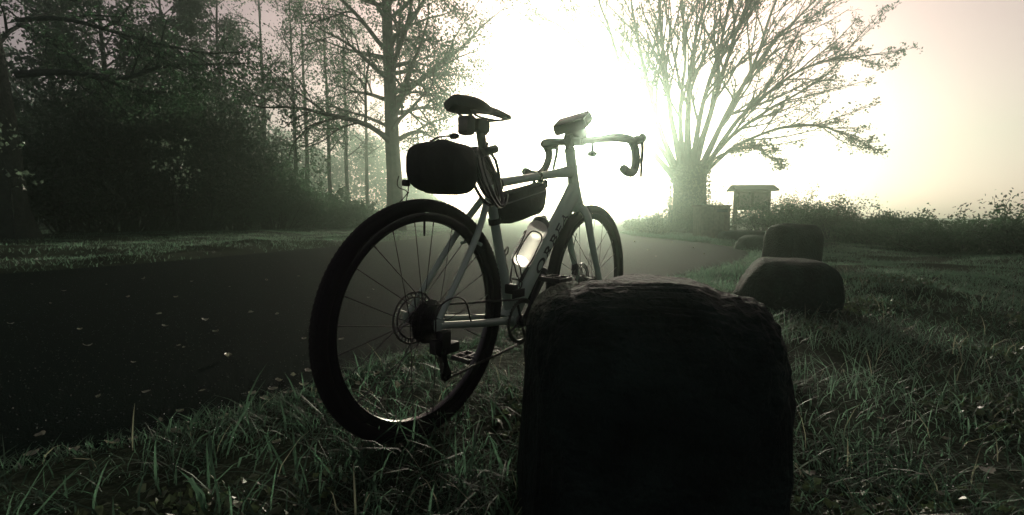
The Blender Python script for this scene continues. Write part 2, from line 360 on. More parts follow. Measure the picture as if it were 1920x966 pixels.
def make_wheel(c, rear):
    rim = MB(); rim.add(*lat_ring([(.287, -.004), (.289, -.010), (.306, -.0135), (.3135, -.0125), (.3135, -.0105), (.309, -.0095), (.309, .0095), (.3135, .0105), (.3135, .0125), (.306, .0135), (.289, .010), (.287, .004)], c, 96))
    whl = rim.build('wheel', M['rim'], bike)
    ty = [(.3095 + .0212 + .0212 * math.cos(t) * 1.0, .0215 * math.sin(t)) for t in np.linspace(math.pi * .78, -math.pi * .78, 15)]
    t_ = MB(); t_.add(*lat_ring(ty, c, 96))
    for k in range(130):                                   # tread blocks
        a = 2 * math.pi * k / 130
        for yy in (-.012, -.004, .004, .012):
            a2 = a + (.02 if abs(yy) > .01 else 0)
            rr = .3500 - (.0035 if abs(yy) > .01 else 0)
            rot = np.array([[-math.sin(a2), 0, math.cos(a2)], [0, 1, 0], [math.cos(a2), 0, math.sin(a2)]]).T
            t_.box(c + np.array([rr * math.cos(a2), yy, rr * math.sin(a2)]), (.009, .005, .0026), rot)
    t_.build('tyre', M['rubber'], whl)
    hb = MB(); hb.tube([c + [0, -.05, 0], c + [0, -.036, 0], c + [0, -.030, 0], c + [0, -.024, 0], c + [0, .024, 0], c + [0, .030, 0], c + [0, .036, 0], c + [0, .05, 0]], [.012, .014, .027, .016, .014, .028, .014, .012], n=16)
    hb.tube([c + [0, -.07, 0], c + [0, .07, 0]], .0075, n=10); hb.build('hub', M['black'], whl)
    rotor_mesh(c, .043).build('brake_rotor', M['dark_steel'], whl)
    ns = 24
    for k in range(ns):
        a = 2 * math.pi * (k + .5) / ns; s = 1 if k % 2 else -1; cross = (1 if (k // 2) % 2 else -1) * 1.15
        p0 = c + np.array([.026 * math.cos(a + cross), s * .030, .026 * math.sin(a + cross)]); p1 = c + np.array([.289 * math.cos(a), s * .002, .289 * math.sin(a)])
        pm = p1 + (p0 - p1) * .05
        MB().tube([p0, pm, pm, p1], [.0012, .0012, .002, .002], n=6).build('spoke', M['spoke'], whl)
    av = math.pi / 2
    v = MB(); v.tube([c + np.array([.288 * math.cos(av), 0, .288 * math.sin(av)]), c + np.array([.262 * math.cos(av), 0, .262 * math.sin(av)]), c + np.array([.246 * math.cos(av), 0, .246 * math.sin(av)])], [.0032, .0032, .0024], n=8)
    v.build('valve', M['black'], whl)
    if rear:
        cs = MB()
        for i in range(11):
            r = .066 - i * .0042; y = -.020 - i * .0036; teeth = 32 - 2 * i; a = np.linspace(0, 2 * np.pi, teeth * 2, endpoint=False)
            poly = np.stack([np.cos(a) * (r - .0035 * (np.arange(teeth * 2) % 2)), np.sin(a) * (r - .0035 * (np.arange(teeth * 2) % 2))], 1)
            cs.prism(poly, -.0009, .0009, (1, 0, 0), (0, 0, 1), (0, 1, 0), c + np.array([0, y, 0]))
        cs.tube([c + [0, -.015, 0], c + [0, -.06, 0]], .02, n=16)
        cs.build('cassette', M['dark_steel'], whl, smooth=False)
    return whl
make_wheel(HUB, True); make_wheel(FHUB, False)

# brake calipers
b = MB(); b.box(HUB + [.062, .052, .028], (.05, .026, .03), bev=.006).build('brake_caliper', M['black'], bike)
b = MB(); b.box(FHUB + [-.045, .052, .055], (.026, .026, .055), bev=.006); b.tube(smooth_path([FHUB + [-.05, .055, .085], FHUB + [-.075, .05, .14], FHUB + [-.055, .045, .22]], 8), .0025, n=6); b.build('brake_caliper', M['black'], bike)

# drivetrain
CR = R(66)
def ring(c, y, r, teeth, name, par):
    m = MB(); a = np.linspace(0, 2 * np.pi, teeth * 4, endpoint=False); tooth = np.array([0, 1, 1, 0])[np.arange(teeth * 4) % 4]
    ro = r - .003 + .0045 * tooth; ri = np.full_like(ro, r - .014)
    k = len(a); A = lambda rr, yy: np.stack([c[0] + rr * np.cos(a), np.full(k, c[1] + yy), c[2] + rr * np.sin(a)], 1)
    V = np.vstack([A(ro, y - .001), A(ri, y - .001), A(ri, y + .001), A(ro, y + .001)])
    i = np.arange(k); j = (i + 1) % k
    Q = np.vstack([np.stack([p * k + i, p * k + j, ((p + 1) % 4) * k + j, ((p + 1) % 4) * k + i], 1) for p in range(4)])
    m.add(V, Q)
    for s in range(4):
        t = CR + .785 + s * math.pi / 2
        m.tube([c + np.array([.018 * math.cos(t), y, .018 * math.sin(t)]), c + np.array([(r - .012) * math.cos(t), y, (r - .012) * math.sin(t)])], .006, .0018, 8, Y1)
    m.tube([c + np.array([0, y - .004, 0]), c + np.array([0, y + .004, 0])], .024, n=16)
    return m.build(name, M['dark_steel'], par, smooth=False)
ring(BB, -.050, .081, 40, 'chainring', bike)
for s in (-1, 1):
    ang = CR if s == -1 else CR + math.pi
    d = np.array([math.cos(ang), 0, math.sin(ang)])
    c0 = BB + [0, s * .064, 0]; c1 = BB + d * .1725 + [0, s * .082, 0]
    ck = MB().tube(lerp(c0, c1, tl), [.008, .008, .008, .0075, .007, .007, .007, .0075, .008], [.018, .016, .014, .013, .0125, .012, .012, .0125, .0135], 12, Y1)
    ck.tube([BB + [0, s * .04, 0], c0 + [0, s * .008, 0]], .016, n=14)
    ck.build('crank_arm', M['black'], bike)
    pc = c1 + [0, s * .06, 0]; p = MB()
    p.tube([c1, pc + [0, s * .045, 0]], .008, n=10)
    for dx in (-.038, .038): p.box(pc + [dx, 0, 0], (.012, .088, .016), bev=.003)
    for dy in (-.040, 0, .040): p.box(pc + [0, dy, 0], (.070, .010, .014), bev=.003)
    for dx in (-.038, .038):
        for dy in (-.036, -.012, .012, .036): p.tube([pc + [dx, dy, -.012], pc + [dx, dy, .012]], .0018, n=5)
    p.build('pedal', M['black'], bike)
cog = .050; ycog = -.038
ch = []
ua = np.array([BB[0] - 0, 0, BB[2] - WR])
top0 = HUB + [.0, ycog, cog]; top1 = BB + [-.005, -.050, .081]
jock = np.array([0.025, -.048, WR - .085]); jock2 = np.array([.045, -.048, WR - .165])
bot1 = BB + [.0, -.050, -.081]
loop = [top0 + (top1 - top0) * t for t in np.linspace(0, 1, 30)]
loop += [BB + np.array([.081 * math.cos(t), -.050, .081 * math.sin(t)]) for t in np.linspace(R(80), R(-80), 20)]
loop += [bot1 + (jock2 + [0, 0, -.014] - bot1) * t for t in np.linspace(0.02, 1, 28)]
loop += [jock2 + [-.014, 0, 0], jock + [.014, 0, 0], jock + [-.004, 0, .014]]
loop += [HUB + np.array([cog * math.cos(t), ycog, cog * math.sin(t)]) for t in np.linspace(R(265), R(100), 14)]
loop = np.array(loop)
cm = MB(); seg = np.linalg.norm(np.diff(np.vstack([loop, loop[:1]]), axis=0), axis=1); cum = np.concatenate([[0], np.cumsum(seg)]); nl = int(cum[-1] / .0127)
LP = np.vstack([loop, loop[:1]])
def on_loop(s_): return np.array([np.interp(s_ % cum[-1], cum, LP[:, q]) for q in range(3)])
for i in range(nl):
    a, b_ = on_loop(i * .0127), on_loop((i + 1) * .0127)
    off = .0028 if i % 2 else .0018
    for s in (-1, 1): cm.tube([a + [0, s * off, 0], (a + b_) / 2 + [0, s * off, 0], b_ + [0, s * off, 0]], .0007, [.0042, .0032, .0042], 6, Y1)
    cm.tube([a - [0, .0038, 0], a + [0, .0038, 0]], .0026, n=6)
cm.build('chain', M['dark_steel'], bike, smooth=False)
dm = MB(); dm.box([.01, -.072, WR - .045], (.036, .03, .05), bev=.008); dm.box([.035, -.070, WR - .075], (.06, .03, .032), bev=.008); dm.box([-.018, -.07, WR - .062], (.03, .025, .04), bev=.006)
drl = dm.build('derailleur', M['black'], bike)
cg = MB()
for yy in (-.057, -.039): cg.tube(lerp(jock + [0, yy + .048, 0], jock2 + [0, yy + .048, 0], tl), .0012, [.011, .014, .011, .009, .009, .009, .011, .014, .011], 8, Y1)
cg.build('derailleur_cage', M['dark_steel'], drl)
for c in (jock, jock2): MB().tube([c - [0, .003, 0], c + [0, .003, 0]], .0205, n=22).build('jockey_wheel', M['black'], drl)
MB().tube(smooth_path([HUB + [.13, -.068, .004 - .02], HUB + [.085, -.085, .055], HUB + [.03, -.09, .075], HUB + [-.03, -.088, .05], HUB + [-.03, -.08, -.02]], 20), .0025, n=7).build('gear_cable', M['black'], bike)
fd = MB(); fd.box([.395, -.052, .385], (.07, .006, .03), bev=.002); fd.box([.382, -.030, .40], (.03, .04, .035), bev=.006); fd.build('front_derailleur', M['black'], bike)

# seatpost, saddle, rear light
MB().tube(lerp(ST + [-.008, 0, .02], [.232, 0, .935], tl), .0150, n=14).build('seatpost', M['black'], bike)
f = MB(); f.tube(lerp(ST + [-.006, 0, .012], ST + [-.012, 0, .03], np.linspace(0, 1, 3)), .0195, n=16); f.box(ST + [.018, 0, .03], (.018, .012, .014), bev=.003); f.build('seat_clamp', M['black'], bike)
f = MB(); f.box([.234, 0, .940], (.062, .040, .044), bev=.014); f.tube([[.262, -.004, .926], [.262, .004, .926]], .008, n=10); f.tube([[.255, 0, .945], [.262, 0, .915]], .005, n=8); f.build('seat_clamp_head', M['black'], bike)
def saddle_mesh():
    L = np.linspace(0, 1, 22); n = 20; V = []
    xs = .118 + L * .270
    half = np.interp(L, [0, .03, .08, .2, .35, .5, .65, .85, .95, 1], [.028, .055, .068, .072, .058, .036, .024, .019, .016, .006])
    zt = 1.003 + np.interp(L, [0, .15, .4, .7, 1], [.006, .008, -.002, -.003, -.012]); th = np.interp(L, [0, .1, .3, .5, 1], [.040, .050, .040, .022, .013])
    for i in range(22):
        for a in np.linspace(0, 2 * np.pi, n, endpoint=False):
            y = half[i] * math.copysign(abs(math.cos(a)) ** .8, math.cos(a)); s = math.sin(a)
            crown_ = -.20 * y * y / max(half[i], .01)
            z = zt[i] + crown_ + (0.006 * s if s > 0 else th[i] * s * (0.55 + .45 * abs(math.cos(a))))
            V.append([xs[i], y, z])
    i = np.arange(21)[:, None]; j = np.arange(n)[None]
    Q = np.stack([i * n + j, i * n + (j + 1) % n, (i + 1) * n + (j + 1) % n, (i + 1) * n + j], -1).reshape(-1, 4)
    V.append([xs[0] - .002, 0, zt[0] - .008]); V.append([xs[-1] + .003, 0, zt[-1] - .006])
    T = [[22 * n, (q + 1) % n, q] for q in range(n)] + [[22 * n + 1, 21 * n + q, 21 * n + (q + 1) % n] for q in range(n)]
    return MB().add(V, Q, T)
sad = saddle_mesh().build('saddle', M['black'], bike)
for s in (-1, 1):
    MB().tube(smooth_path([[.15, s * .034, .978], [.185, s * .026, .962], [.27, s * .022, .962], [.33, s * .014, .972], [.362, s * .008, .980]], 14), .0035, n=8).build('saddle_rail', M['dark_steel'], sad)
f = MB(); f.box([.166, -.004, .931], (.034, .044, .058), bev=.010); lt = f.build('rear_light', M['black'], bike)
MB().box([.1485, -.004, .931], (.006, .036, .048), bev=.0025).build('lens', M['red_lens'], lt)
MB().tube([[.18, -.004, .962], [.225, 0, .945]], .008, n=8).build('light_bracket', M['black'], lt)

# stem, handlebar, levers
CL = np.array([.875, 0, .972])
f = MB(); f.tube([HT - ax * .0, HT + ax * .022], .0185, n=16); f.build('headset_spacer', M['black'], bike)
f = MB(); f.tube(lerp(HT + ax * .042 + [-.016, 0, -.003], CL, tl), [.019, .02, .019, .017, .016, .016, .016, .018, .019], [.021, .021, .019, .017, .016, .016, .017, .019, .020], 14, Y1)
f.tube([HT + ax * .02, HT + ax * .064], .0195, n=16); f.tube([CL + [0, -.024, 0], CL + [0, .024, 0]], .021, n=16); f.build('stem', M['black'], bike)
hbm = MB()
hl = []
for s in (-1, 1):
    P = smooth_path([CL, CL + [0, s * .07, 0], CL + [.004, s * .15, .004], CL + [.025, s * .195, .002], CL + [.07, s * .207, -.006], CL + [.098, s * .213, -.045], CL + [.085, s * .222, -.098], CL + [.045, s * .228, -.132], CL + [-.01, s * .232, -.137], CL + [-.058, s * .235, -.128]], 44)
    rad = np.interp(np.linspace(0, 1, 44), [0, .10, .16, .2, 1], [.0158, .0158, .0145, .0178, .0178])
    hbm.tube(P, rad, n=12)
    hbm.sphere(P[-1], .0175, 8)
hbm.build('handlebar', M['tape'], bike)
for s in (-1, 1):
    k = MB(); o = CL + [.075, s * .209, -.004]
    k.tube(smooth_path([o + [-.01, 0, -.008], o + [.03, s * .002, .008], o + [.065, s * .003, .012], o + [.085, s * .004, .024], o + [.094, s * .004, .027]], 14), np.interp(np.linspace(0, 1, 14), [0, .4, .75, 1], [.017, .0165, .0175, .010]), np.interp(np.linspace(0, 1, 14), [0, .4, .75, 1], [.019, .018, .019, .011]), 12)
    hood = k.build('brake_hood', M['tape'], bike)
    lv = MB().tube(smooth_path([o + [.088, s * .004, .012], o + [.092, s * .006, -.025], o + [.080, s * .010, -.08], o + [.074, s * .013, -.142]], 14), np.linspace(.008, .0055, 14), np.linspace(.010, .006, 14), 8)
    lv.build('brake_lever', M['black'], hood)
    MB().tube(smooth_path([o + [.06, s * .0, .0], CL + [.10, s * .12, -.03], CL + [.09, s * .05, -.035], HB + [.03, s * .022, .10], HB + [.012, s * .03, .0]], 20), .0023, n=6).build('brake_hose', M['black'], bike)
bl = MB(); bl.tube([CL + [.004, -.062, -.004], CL + [.004, -.062, -.046]], .007, n=8); bl.lathe([(.004, -.006), (.016, -.004), (.021, .004), (.019, .012), (.009, .018)], CL + [.004, -.062, -.062], (0, 0, 1), 16); bl.build('bell', M['dark_steel'], bike)

# device on its bracket above the stem: a flat slab tilted back towards the rider, on a thick rubber cradle
def tilted(c, ty, rx, rz=0):
    return np.array(Matrix.Rotation(rz, 3, 'Z') @ Matrix.Rotation(ty, 3, 'Y') @ Matrix.Rotation(rx, 3, 'X'))
DC = CL + [-.018, .024, .070]
RT = tilted(None, R(-34), R(-11), R(6))
ck = MB(); ck.box(DC, (.088, .160, .046), RT, bev=.017); dv = ck.build('phone_case', M['black'], bike)
MB().box(DC + RT @ np.array([0, 0, .0235]), (.078, .148, .006), RT, bev=.002).build('phone', M['rim'], dv)
MB().box(CL + [-.004, .014, .030], (.052, .085, .055), RT, bev=.012).build('phone_bracket', M['black'], bike)

# bottle cages
DTL = BB + [-.02, 0, 0]
def dt(s_, o, y=0): return DTL + dtd * s_ + up * o + np.array([0, y, 0])
bc = dt(.32, .085)          # bottle axis runs parallel to the tube, this far off it
br = .0375
cgm = MB()
cgm.box(dt(.225, .034), (.16, .014, .005), np.array(Matrix.Rotation(-math.atan2(dtd[2], dtd[0]), 3, 'Y')))
for s in (-1, 1):
    pts = [dt(.125, .034, s * .008), dt(.130, .060, s * .020), dt(.185, .078, s * .034), dt(.215, .082, s * .0425), dt(.275, .085, s * .0425), dt(.312, .088, s * .042), dt(.325, .105, s * .036), dt(.315, .126, s * .014), dt(.27, .1275, s * .005), dt(.215, .1275, s * .004), dt(.186, .122, s * .008), dt(.176, .088, s * .012), dt(.160, .055, s * .010), dt(.155, .034, s * .006)]
    cgm.tube(smooth_path(pts, 60), .0027, n=7)
cgm.build('bottle_cage', M['black'], bike)
std = (ST - BB) / np.linalg.norm(ST - BB); sup = np.array([std[2], 0, -std[0]])
def stp(s_, o, y=0): return BB + std * s_ + sup * o + np.array([0, y, 0])
cg2 = MB(); cg2.tube([stp(.10, .024), stp(.26, .022)], .007, .004, 8, Y1)
for s in (-1, 1): cg2.tube(smooth_path([stp(.11, .024, s * .005), stp(.10, .05, s * .02), stp(.115, .058, s * .030), stp(.135, .05, s * .034), stp(.15, .028, s * .014)], 24), .0028, n=7)
cg2.tube(smooth_path([stp(.255, .026, -.004), stp(.262, .05, 0), stp(.243, .046, 0), stp(.235, .024, 0)], 14), .0025, n=6)
cg2.build('bottle_cage', M['black'], bike)
cn = MB(); cn.lathe([(.020, 0), (.024, .004), (.024, .11), (.0225, .114), (.0225, .122), (.025, .124), (.025, .142), (.021, .146)], dt(.13, -.062), dtd, 18)
tag(cn.build('tool_canister', M['black']), 'black cylindrical tool canister fixed beneath the bicycle down tube', 'canister')
bpy.data.objects['tool_canister'].location = BIKE_LOC; bpy.data.objects['tool_canister'].rotation_euler = BIKE_ROT
for q_ in (.17, .22): MB().tube([dt(q_, -.03), dt(q_, -.042)], .007, n=8).build('canister_mount', M['black'], bike)

def on_bike(o): o.location = BIKE_LOC; o.rotation_euler = BIKE_ROT; return o
# water bottle
wb = on_bike(empty('water_bottle')); tag(wb, 'milky translucent water bottle in the wire cage of the down tube', 'bottle')
b0 = dt(.200, .086)
MB().lathe([(.032, 0), (.0385, .004), (.0395, .012), (.0395, .115), (.0375, .122), (.035, .128), (.035, .136), (.0385, .143), (.0395, .150), (.0385, .165), (.033, .176), (.030, .179)], b0, dtd, 28).build('bottle_body', M['bottle'], wb)
MB().lathe([(.0295, .174), (.0335, .176), (.0335, .196), (.031, .200), (.026, .206), (.015, .209), (.0125, .213), (.0125, .222), (.009, .226)], b0, dtd, 24).build('bottle_cap', M['cap'], wb)

# frame bag under the top tube
fb = on_bike(empty('frame_bag')); tag(fb, 'black half frame bag strapped under the top tube', 'bag')
ttd = (HT + [.012, 0, -.085]) - (ST + [-.012, 0, .012]); ttd = ttd / np.linalg.norm(ttd)
outl = np.array([[.300, .722], [.345, .734], [.42, .750], [.50, .766], [.575, .782], [.598, .778], [.606, .750], [.600, .705], [.588, .678], [.565, .662], [.51, .652], [.45, .638], [.39, .628], [.352, .628], [.334, .640], [.318, .675]])
def puffed(outl, half, n=7, bulge=.85):
    c = outl.mean(0); m = MB(); V = []; k = len(outl); lv = np.linspace(-1, 1, n)
    for s in lv:
        sc_ = 1 - (1 - bulge) * abs(s) ** 3
        for p in outl: q = c + (p - c) * sc_; V.append([q[0], s * half, q[1]])
    i = np.arange(n - 1)[:, None]; j = np.arange(k)[None]
    Q = np.stack([i * k + j, i * k + (j + 1) % k, (i + 1) * k + (j + 1) % k, (i + 1) * k + j], -1).reshape(-1, 4)
    V += [[c[0], -half * 1.12, c[1]], [c[0], half * 1.12, c[1]]]
    T = [[n * k, (q + 1) % k, q] for q in range(k)] + [[n * k + 1, (n - 1) * k + q, (n - 1) * k + (q + 1) % k] for q in range(k)]
    return m.add(V, Q, T)
puffed(outl, .032).build('bag_body', M['bag'], fb)
def strap(c, d, ra, rb, wdt=.02):
    m = MB(); d = np.asarray(d, float); n = np.array([-d[2], 0, d[0]]); V = []
    A = np.linspace(0, 2 * np.pi, 20, endpoint=False); P = np.array([c + np.array([0, 1, 0]) * ra * math.cos(a) + n * rb * math.sin(a) for a in A])
    return m.tube(P, .0016, wdt / 2, 6, ref=None, closed=True) if False else m.add(np.vstack([P + d * s * wdt / 2 + (P - c) * e for s, e in ((-1, 0), (1, 0), (1, .08), (-1, .08))]),
        np.vstack([np.stack([q * 20 + np.arange(20), q * 20 + (np.arange(20) + 1) % 20, ((q + 1) % 4) * 20 + (np.arange(20) + 1) % 20, ((q + 1) % 4) * 20 + np.arange(20)], 1) for q in range(4)]))
for t in (.055, .30):
    strap(ST + [-.012, 0, .012] + ttd * t + np.array([0, 0, -.006]), ttd, .019, .024).build('strap', M['bag'], fb)
strap(BB + std * .372 + sup * .006, std, .020, .026).build('strap', M['bag'], fb)
zz = MB()
for i in range(9): zz.sphere([.592 + .012 * math.sin(i * 1.3), -.02 + .006 * i, .775 + .008 * math.cos(i * 2.1)], .010, 6)
zz.build('buckle', M['bag'], fb)
MB().tube(lerp([.33, -.0345, .695], [.58, -.0345, .752], tl), .0022, n=6).build('zip', M['dark_steel'], fb)

# saddle bag, hanging across the bike behind the seatpost
sb = on_bike(empty('saddle_bag')); tag(sb, 'black barrel shaped saddle bag with dangling drawcord', 'bag')
def roll_bag():
    """rounded box across y; section in x,z varies along y"""
    ny, na = 26, 30; V = []
    for i, t in enumerate(np.linspace(-1, 1, ny)):
        e = (1 - abs(t) ** 3.2) ** .42
        y = t * .120 + .020; wx = .062 * (.38 + .62 * e) * (1.04 if t > .2 else 1); wz = .0785 * (.36 + .64 * e) * (1 - .04 * (t > .3))
        cz = .797 + .012 * max(0, t) ** 2 - .010 * max(0, -t) ** 2; cx = .083 + .006 * t
        for a in np.linspace(0, 2 * np.pi, na, endpoint=False):
            c_, s_ = math.cos(a), math.sin(a)
            r = 1 + .018 * math.sin(5 * a + 4 * t) * max(0, s_) + .022 * math.sin(9 * t + 2 * a) * max(0, s_)
            V.append([cx + wx * r * math.copysign(abs(c_) ** .62, c_), y, cz + wz * r * math.copysign(abs(s_) ** .62, s_)])
    i = np.arange(ny - 1)[:, None]; j = np.arange(na)[None]
    Q = np.stack([i * na + j, i * na + (j + 1) % na, (i + 1) * na + (j + 1) % na, (i + 1) * na + j], -1).reshape(-1, 4)
    V += [[.083, -.108, .79], [.083, .152, .805]]
    T = [[ny * na, (q + 1) % na, q] for q in range(na)] + [[ny * na + 1, (ny - 1) * na + q, (ny - 1) * na + (q + 1) % na] for q in range(na)]
    return MB().add(V, Q, T)
roll_bag().build('bag_body', M['bag'], sb)
st_ = MB()
st_.tube(smooth_path([[.06, .04, .874], [.06, .0, .884], [.06, -.045, .882]], 10), .006, .002, 8, Y1 if False else (1, 0, 0)); st_.sphere([.06, -.055, .882], .011, 8, (1, 1.6, .8)); st_.build('handle', M['bag'], sb)
MB().tube(lerp([.12, 0, .84], [.225, 0, .86], np.linspace(0, 1, 4)), .004, .016, 8, Y1).build('strap', M['bag'], sb)
co_ = MB()
kn = np.array([.03, .106, .722])
co_.tube(smooth_path([[.03, .148, .772], [.03, .155, .755], [.03, .150, .738], [.03, .118, .729], kn, [.03, .104, .737], [.03, .100, .745]], 24), .0016, n=6)
co_.tube(smooth_path([kn, [.03, .122, .708], [.03, .142, .694]], 10), .0016, n=6); co_.tube(smooth_path([kn, [.03, .112, .704], [.03, .116, .690]], 10), .0016, n=6)
co_.sphere(kn, .0035, 6); co_.sphere([.03, .143, .693], .0025, 6); co_.sphere([.03, .116, .689], .0025, 6)
co_.build('drawcord', M['bag'], sb)
MB().box([.05, .138, .752], (.02, .022, .02), bev=.005).build('cord_lock', M['bag'], sb)

# coiled cable lock hung on the seatpost
cl = on_bike(empty('cable_lock')); tag(cl, 'black coiled cable lock hung between saddle bag and seatpost', 'lock')
rr = random.Random(4); lm = MB()
P = []
turns = 8
for k in range(turns):
    cx, cz, cy = .190 + rr.uniform(-.014, .014), .776 + rr.uniform(-.008, .008), -.075 + rr.uniform(-.028, .028)
    a_, b_ = .054 + rr.uniform(-.013, .010), .088 + rr.uniform(-.012, .010); tw = rr.uniform(-.5, .5)
    for t in np.linspace(0, 2 * np.pi, 28, endpoint=False):
        ca, sa = math.cos(t), math.sin(t)
        P.append([cx + a_ * ca - .18 * b_ * sa, cy + .03 * math.sin(t + tw) + .012 * ca, cz + b_ * sa])
P = np.array(P); Ps = np.array([P[max(0, i - 3):i + 4].mean(0) for i in range(len(P))])
lm.tube(Ps, .0048, n=8); lm.build('cable', M['cable'], cl)
MB().tube([[.155, -.08, .845], [.21, -.085, .862]], .0125, n=14).build('lock_body', M['black'], cl)
MB().tube(smooth_path([[.232, -.02, .86], [.205, -.05, .875], [.185, -.07, .868], [.20, -.04, .85], [.232, .012, .858]], 18), .004, .009, 6).build('strap', M['bag'], cl)

# ------------------------------------------------------------------ boulders
def vnoise(P, seed, freq):
    rs = np.random.RandomState(seed); out = np.zeros(len(P))
    for k in range(7):
        d = rs.normal(0, 1, 3); d /= np.linalg.norm(d); d2 = np.cross(d, rs.normal(0, 1, 3))
        out += np.sin(P @ d * freq * (1 + .25 * k) + rs.uniform(0, 6.28)) * np.cos(P @ d2 * freq * .8 + rs.uniform(0, 6.28))
    return out / 3.0
def boulder(name, c, half, top, seed, label, pw=.55, rz=0, sub=5, skew=(0, 0), amp=1.0, cuts=4, cat='boulder', group='boulders along the path edge', base=-.12, planes=(), tilt=0, pn=4):
    bm = bmesh.new(); bmesh.ops.create_icosphere(bm, subdivisions=sub, radius=1)
    N = np.array([v.co[:] for v in bm.verts]); bm.verts.index_update(); F = np.array([[v.index for v in f_.verts] for f_ in bm.faces]); bm.free()
    S = np.sign(N) * np.abs(N) ** pw; S /= (np.abs(S) ** pn).sum(1, keepdims=True) ** (1 / pn)
    rs = np.random.RandomState(seed)
    pl = list(planes)
    for k in range(cuts):                                       # broad fractured facets
        d = rs.normal(0, 1, 3); d[2] = abs(d[2]) * .8; pl.append((*d, rs.uniform(.93, 1.12)))
    for pnx, pny, pnz, lim in pl:
        d = np.array([pnx, pny, pnz]); d = d / np.linalg.norm(d); ov = np.clip(S @ d - lim, 0, None); S = S - np.outer(ov * .85, d)
    S = S * (1 + amp * (.042 * vnoise(S, seed + 1, 2.2) + .020 * vnoise(S, seed + 2, 5.5) + .008 * np.abs(vnoise(S, seed + 3, 14)) + .006 * vnoise(S, seed + 4, 31) + .003 * vnoise(S, seed + 5, 70)))[:, None]
    mid = (top + base) / 2; hz = (top - base) / 2
    V = S * np.array([half[0], half[1], hz]); V[:, 0] += skew[0] * V[:, 2]; V[:, 1] += skew[1] * V[:, 2]
    V[:, 2] += hz + base
    V[:, 2] += tilt * (V[:, 1] + half[1] * .5) * np.clip(V[:, 2] / top, 0, 1)
    o = link(name, make_mesh(name, V, F), M['rock'], loc=(c[0], c[1], 0)); o.rotation_euler.z = rz
    return tag(o, label, cat, group)
boulder('boulder', (.298, 1.19), (.262, .475), .528, 3, 'largest dark boulder right beside the bicycle pedal', .33, rz=-.10, sub=6, cuts=2, tilt=-.16, pn=4.5, amp=1.5, planes=((1, -.1, .62, 1.24), (-1, .2, .5, 1.24), (0, -1, .9, 1.42), (.2, .9, .8, 1.15)))
boulder('boulder', (1.97, 3.35), (.295, .28), .345, 11, 'low flat topped boulder just behind the largest one', .6, rz=.2, cuts=3)
boulder('boulder', (3.34, 5.6), (.255, .28), .555, 21, 'upright boulder with a dark rounded block shape behind the flat one', .58, rz=.1, cuts=2)
boulder('boulder', (4.75, 8.9), (.42, .32), .27, 31, 'small low boulder with a lit top edge left of the upright one', .75, cuts=2, sub=4)
boulder('boulder', (6.05, 12.2), (.60, .42), .26, 37, 'farthest hazy mound like boulder below the notice board', .85, cuts=2, sub=4)

# ------------------------------------------------------------------ trees and shrubs
def pack_tubes(tubes):
    """tubes: list of (P, radii, sides)"""
    m = MB()
    for P, r, n in tubes: m.tube(P, r, n=n, cap=False)
    return m
def rot_about(v, axis, a):
    axis = axis / (np.linalg.norm(axis) + 1e-12); return v * math.cos(a) + np.cross(axis, v) * math.sin(a) + axis * (axis @ v) * (1 - math.cos(a))
def branch(rs, p, d, L, r0, r1, n, wander, up):
    P = [p]; d = d / np.linalg.norm(d)
    for i in range(n):
        d = d + rs.normal(0, wander, 3) + np.array([0, 0, up]); d = d / np.linalg.norm(d); P.append(P[-1] + d * L / n)
    return np.array(P), np.linspace(r0, r1, n + 1)
def grow(rs, P, rad, level, cfg, tubes, tips):
    """children along a branch"""
    n = cfg['n'][level]; L = np.linalg.norm(np.diff(P, axis=0), axis=1).sum()
    last = level == len(cfg['n']) - 1
    k = len(P) - 1
    for q in range(n):
        t = cfg['t0'][level] + (1 - cfg['t0'][level]) * (q + rs.uniform(0, 1)) / n
        x = min(t * k, k - 1e-4); i = int(x); p = P[i] + (P[i + 1] - P[i]) * (x - i); tg = P[i + 1] - P[i]; tg = tg / (np.linalg.norm(tg) + 1e-9)
        axis = np.cross(tg, rs.normal(0, 1, 3)); a = rs.normal(cfg['ang'][level], .16)
        d = rot_about(tg, axis, a)
        l = L * cfg['ratio'][level] * rs.uniform(.65, 1.25) * (1.15 - cfg.get('tap', .55) * t)
        r0 = min(np.interp(x, np.arange(k + 1), rad) * .62, .02 * l + .004)
        C, cr = branch(rs, p, d, l, r0, max(r0 * .3, cfg.get('rmin', .004)), cfg['seg'][level], cfg['wander'], cfg['up'][level])
        tubes.append((C, cr, 5 if level == 0 else (4 if level == 1 else 3)))
        if last: tips.append(C)
        else: grow(rs, C, cr, level + 1, cfg, tubes, tips)
def leaf_mesh(rs, C, size, aspect=.55, droop=0.3, var=.4):
    """one folded four-corner leaf at each centre"""
    n = len(C); s = size * rs.uniform(1 - var, 1 + var, n)
    d = rs.normal(0, 1, (n, 3)); d[:, 2] -= droop * 1.5; d /= np.linalg.norm(d, axis=1, keepdims=True)
    q = rs.normal(0, 1, (n, 3)); u = np.cross(d, q); u /= np.linalg.norm(u, axis=1, keepdims=True); nn = np.cross(d, u)
    a = C - d * s[:, None] * .5; b = C + d * s[:, None] * .5; m = C - d * s[:, None] * .05
    l = m + u * s[:, None] * aspect * .5 + nn * s[:, None] * .12; r = m - u * s[:, None] * aspect * .5 + nn * s[:, None] * .12
    V = np.stack([a, l, b, r], 1).reshape(-1, 3); Q = np.arange(n * 4).reshape(-1, 4)
    return V, Q
def tip_points(rs, tips, per, jit):
    out = []
    for C in tips:
        t = rs.uniform(.15, 1, per) * (len(C) - 1); i = np.minimum(t.astype(int), len(C) - 2)
        out.append(C[i] + (C[i + 1] - C[i]) * (t - i)[:, None])
    out = np.vstack(out); return out + rs.normal(0, jit, out.shape)
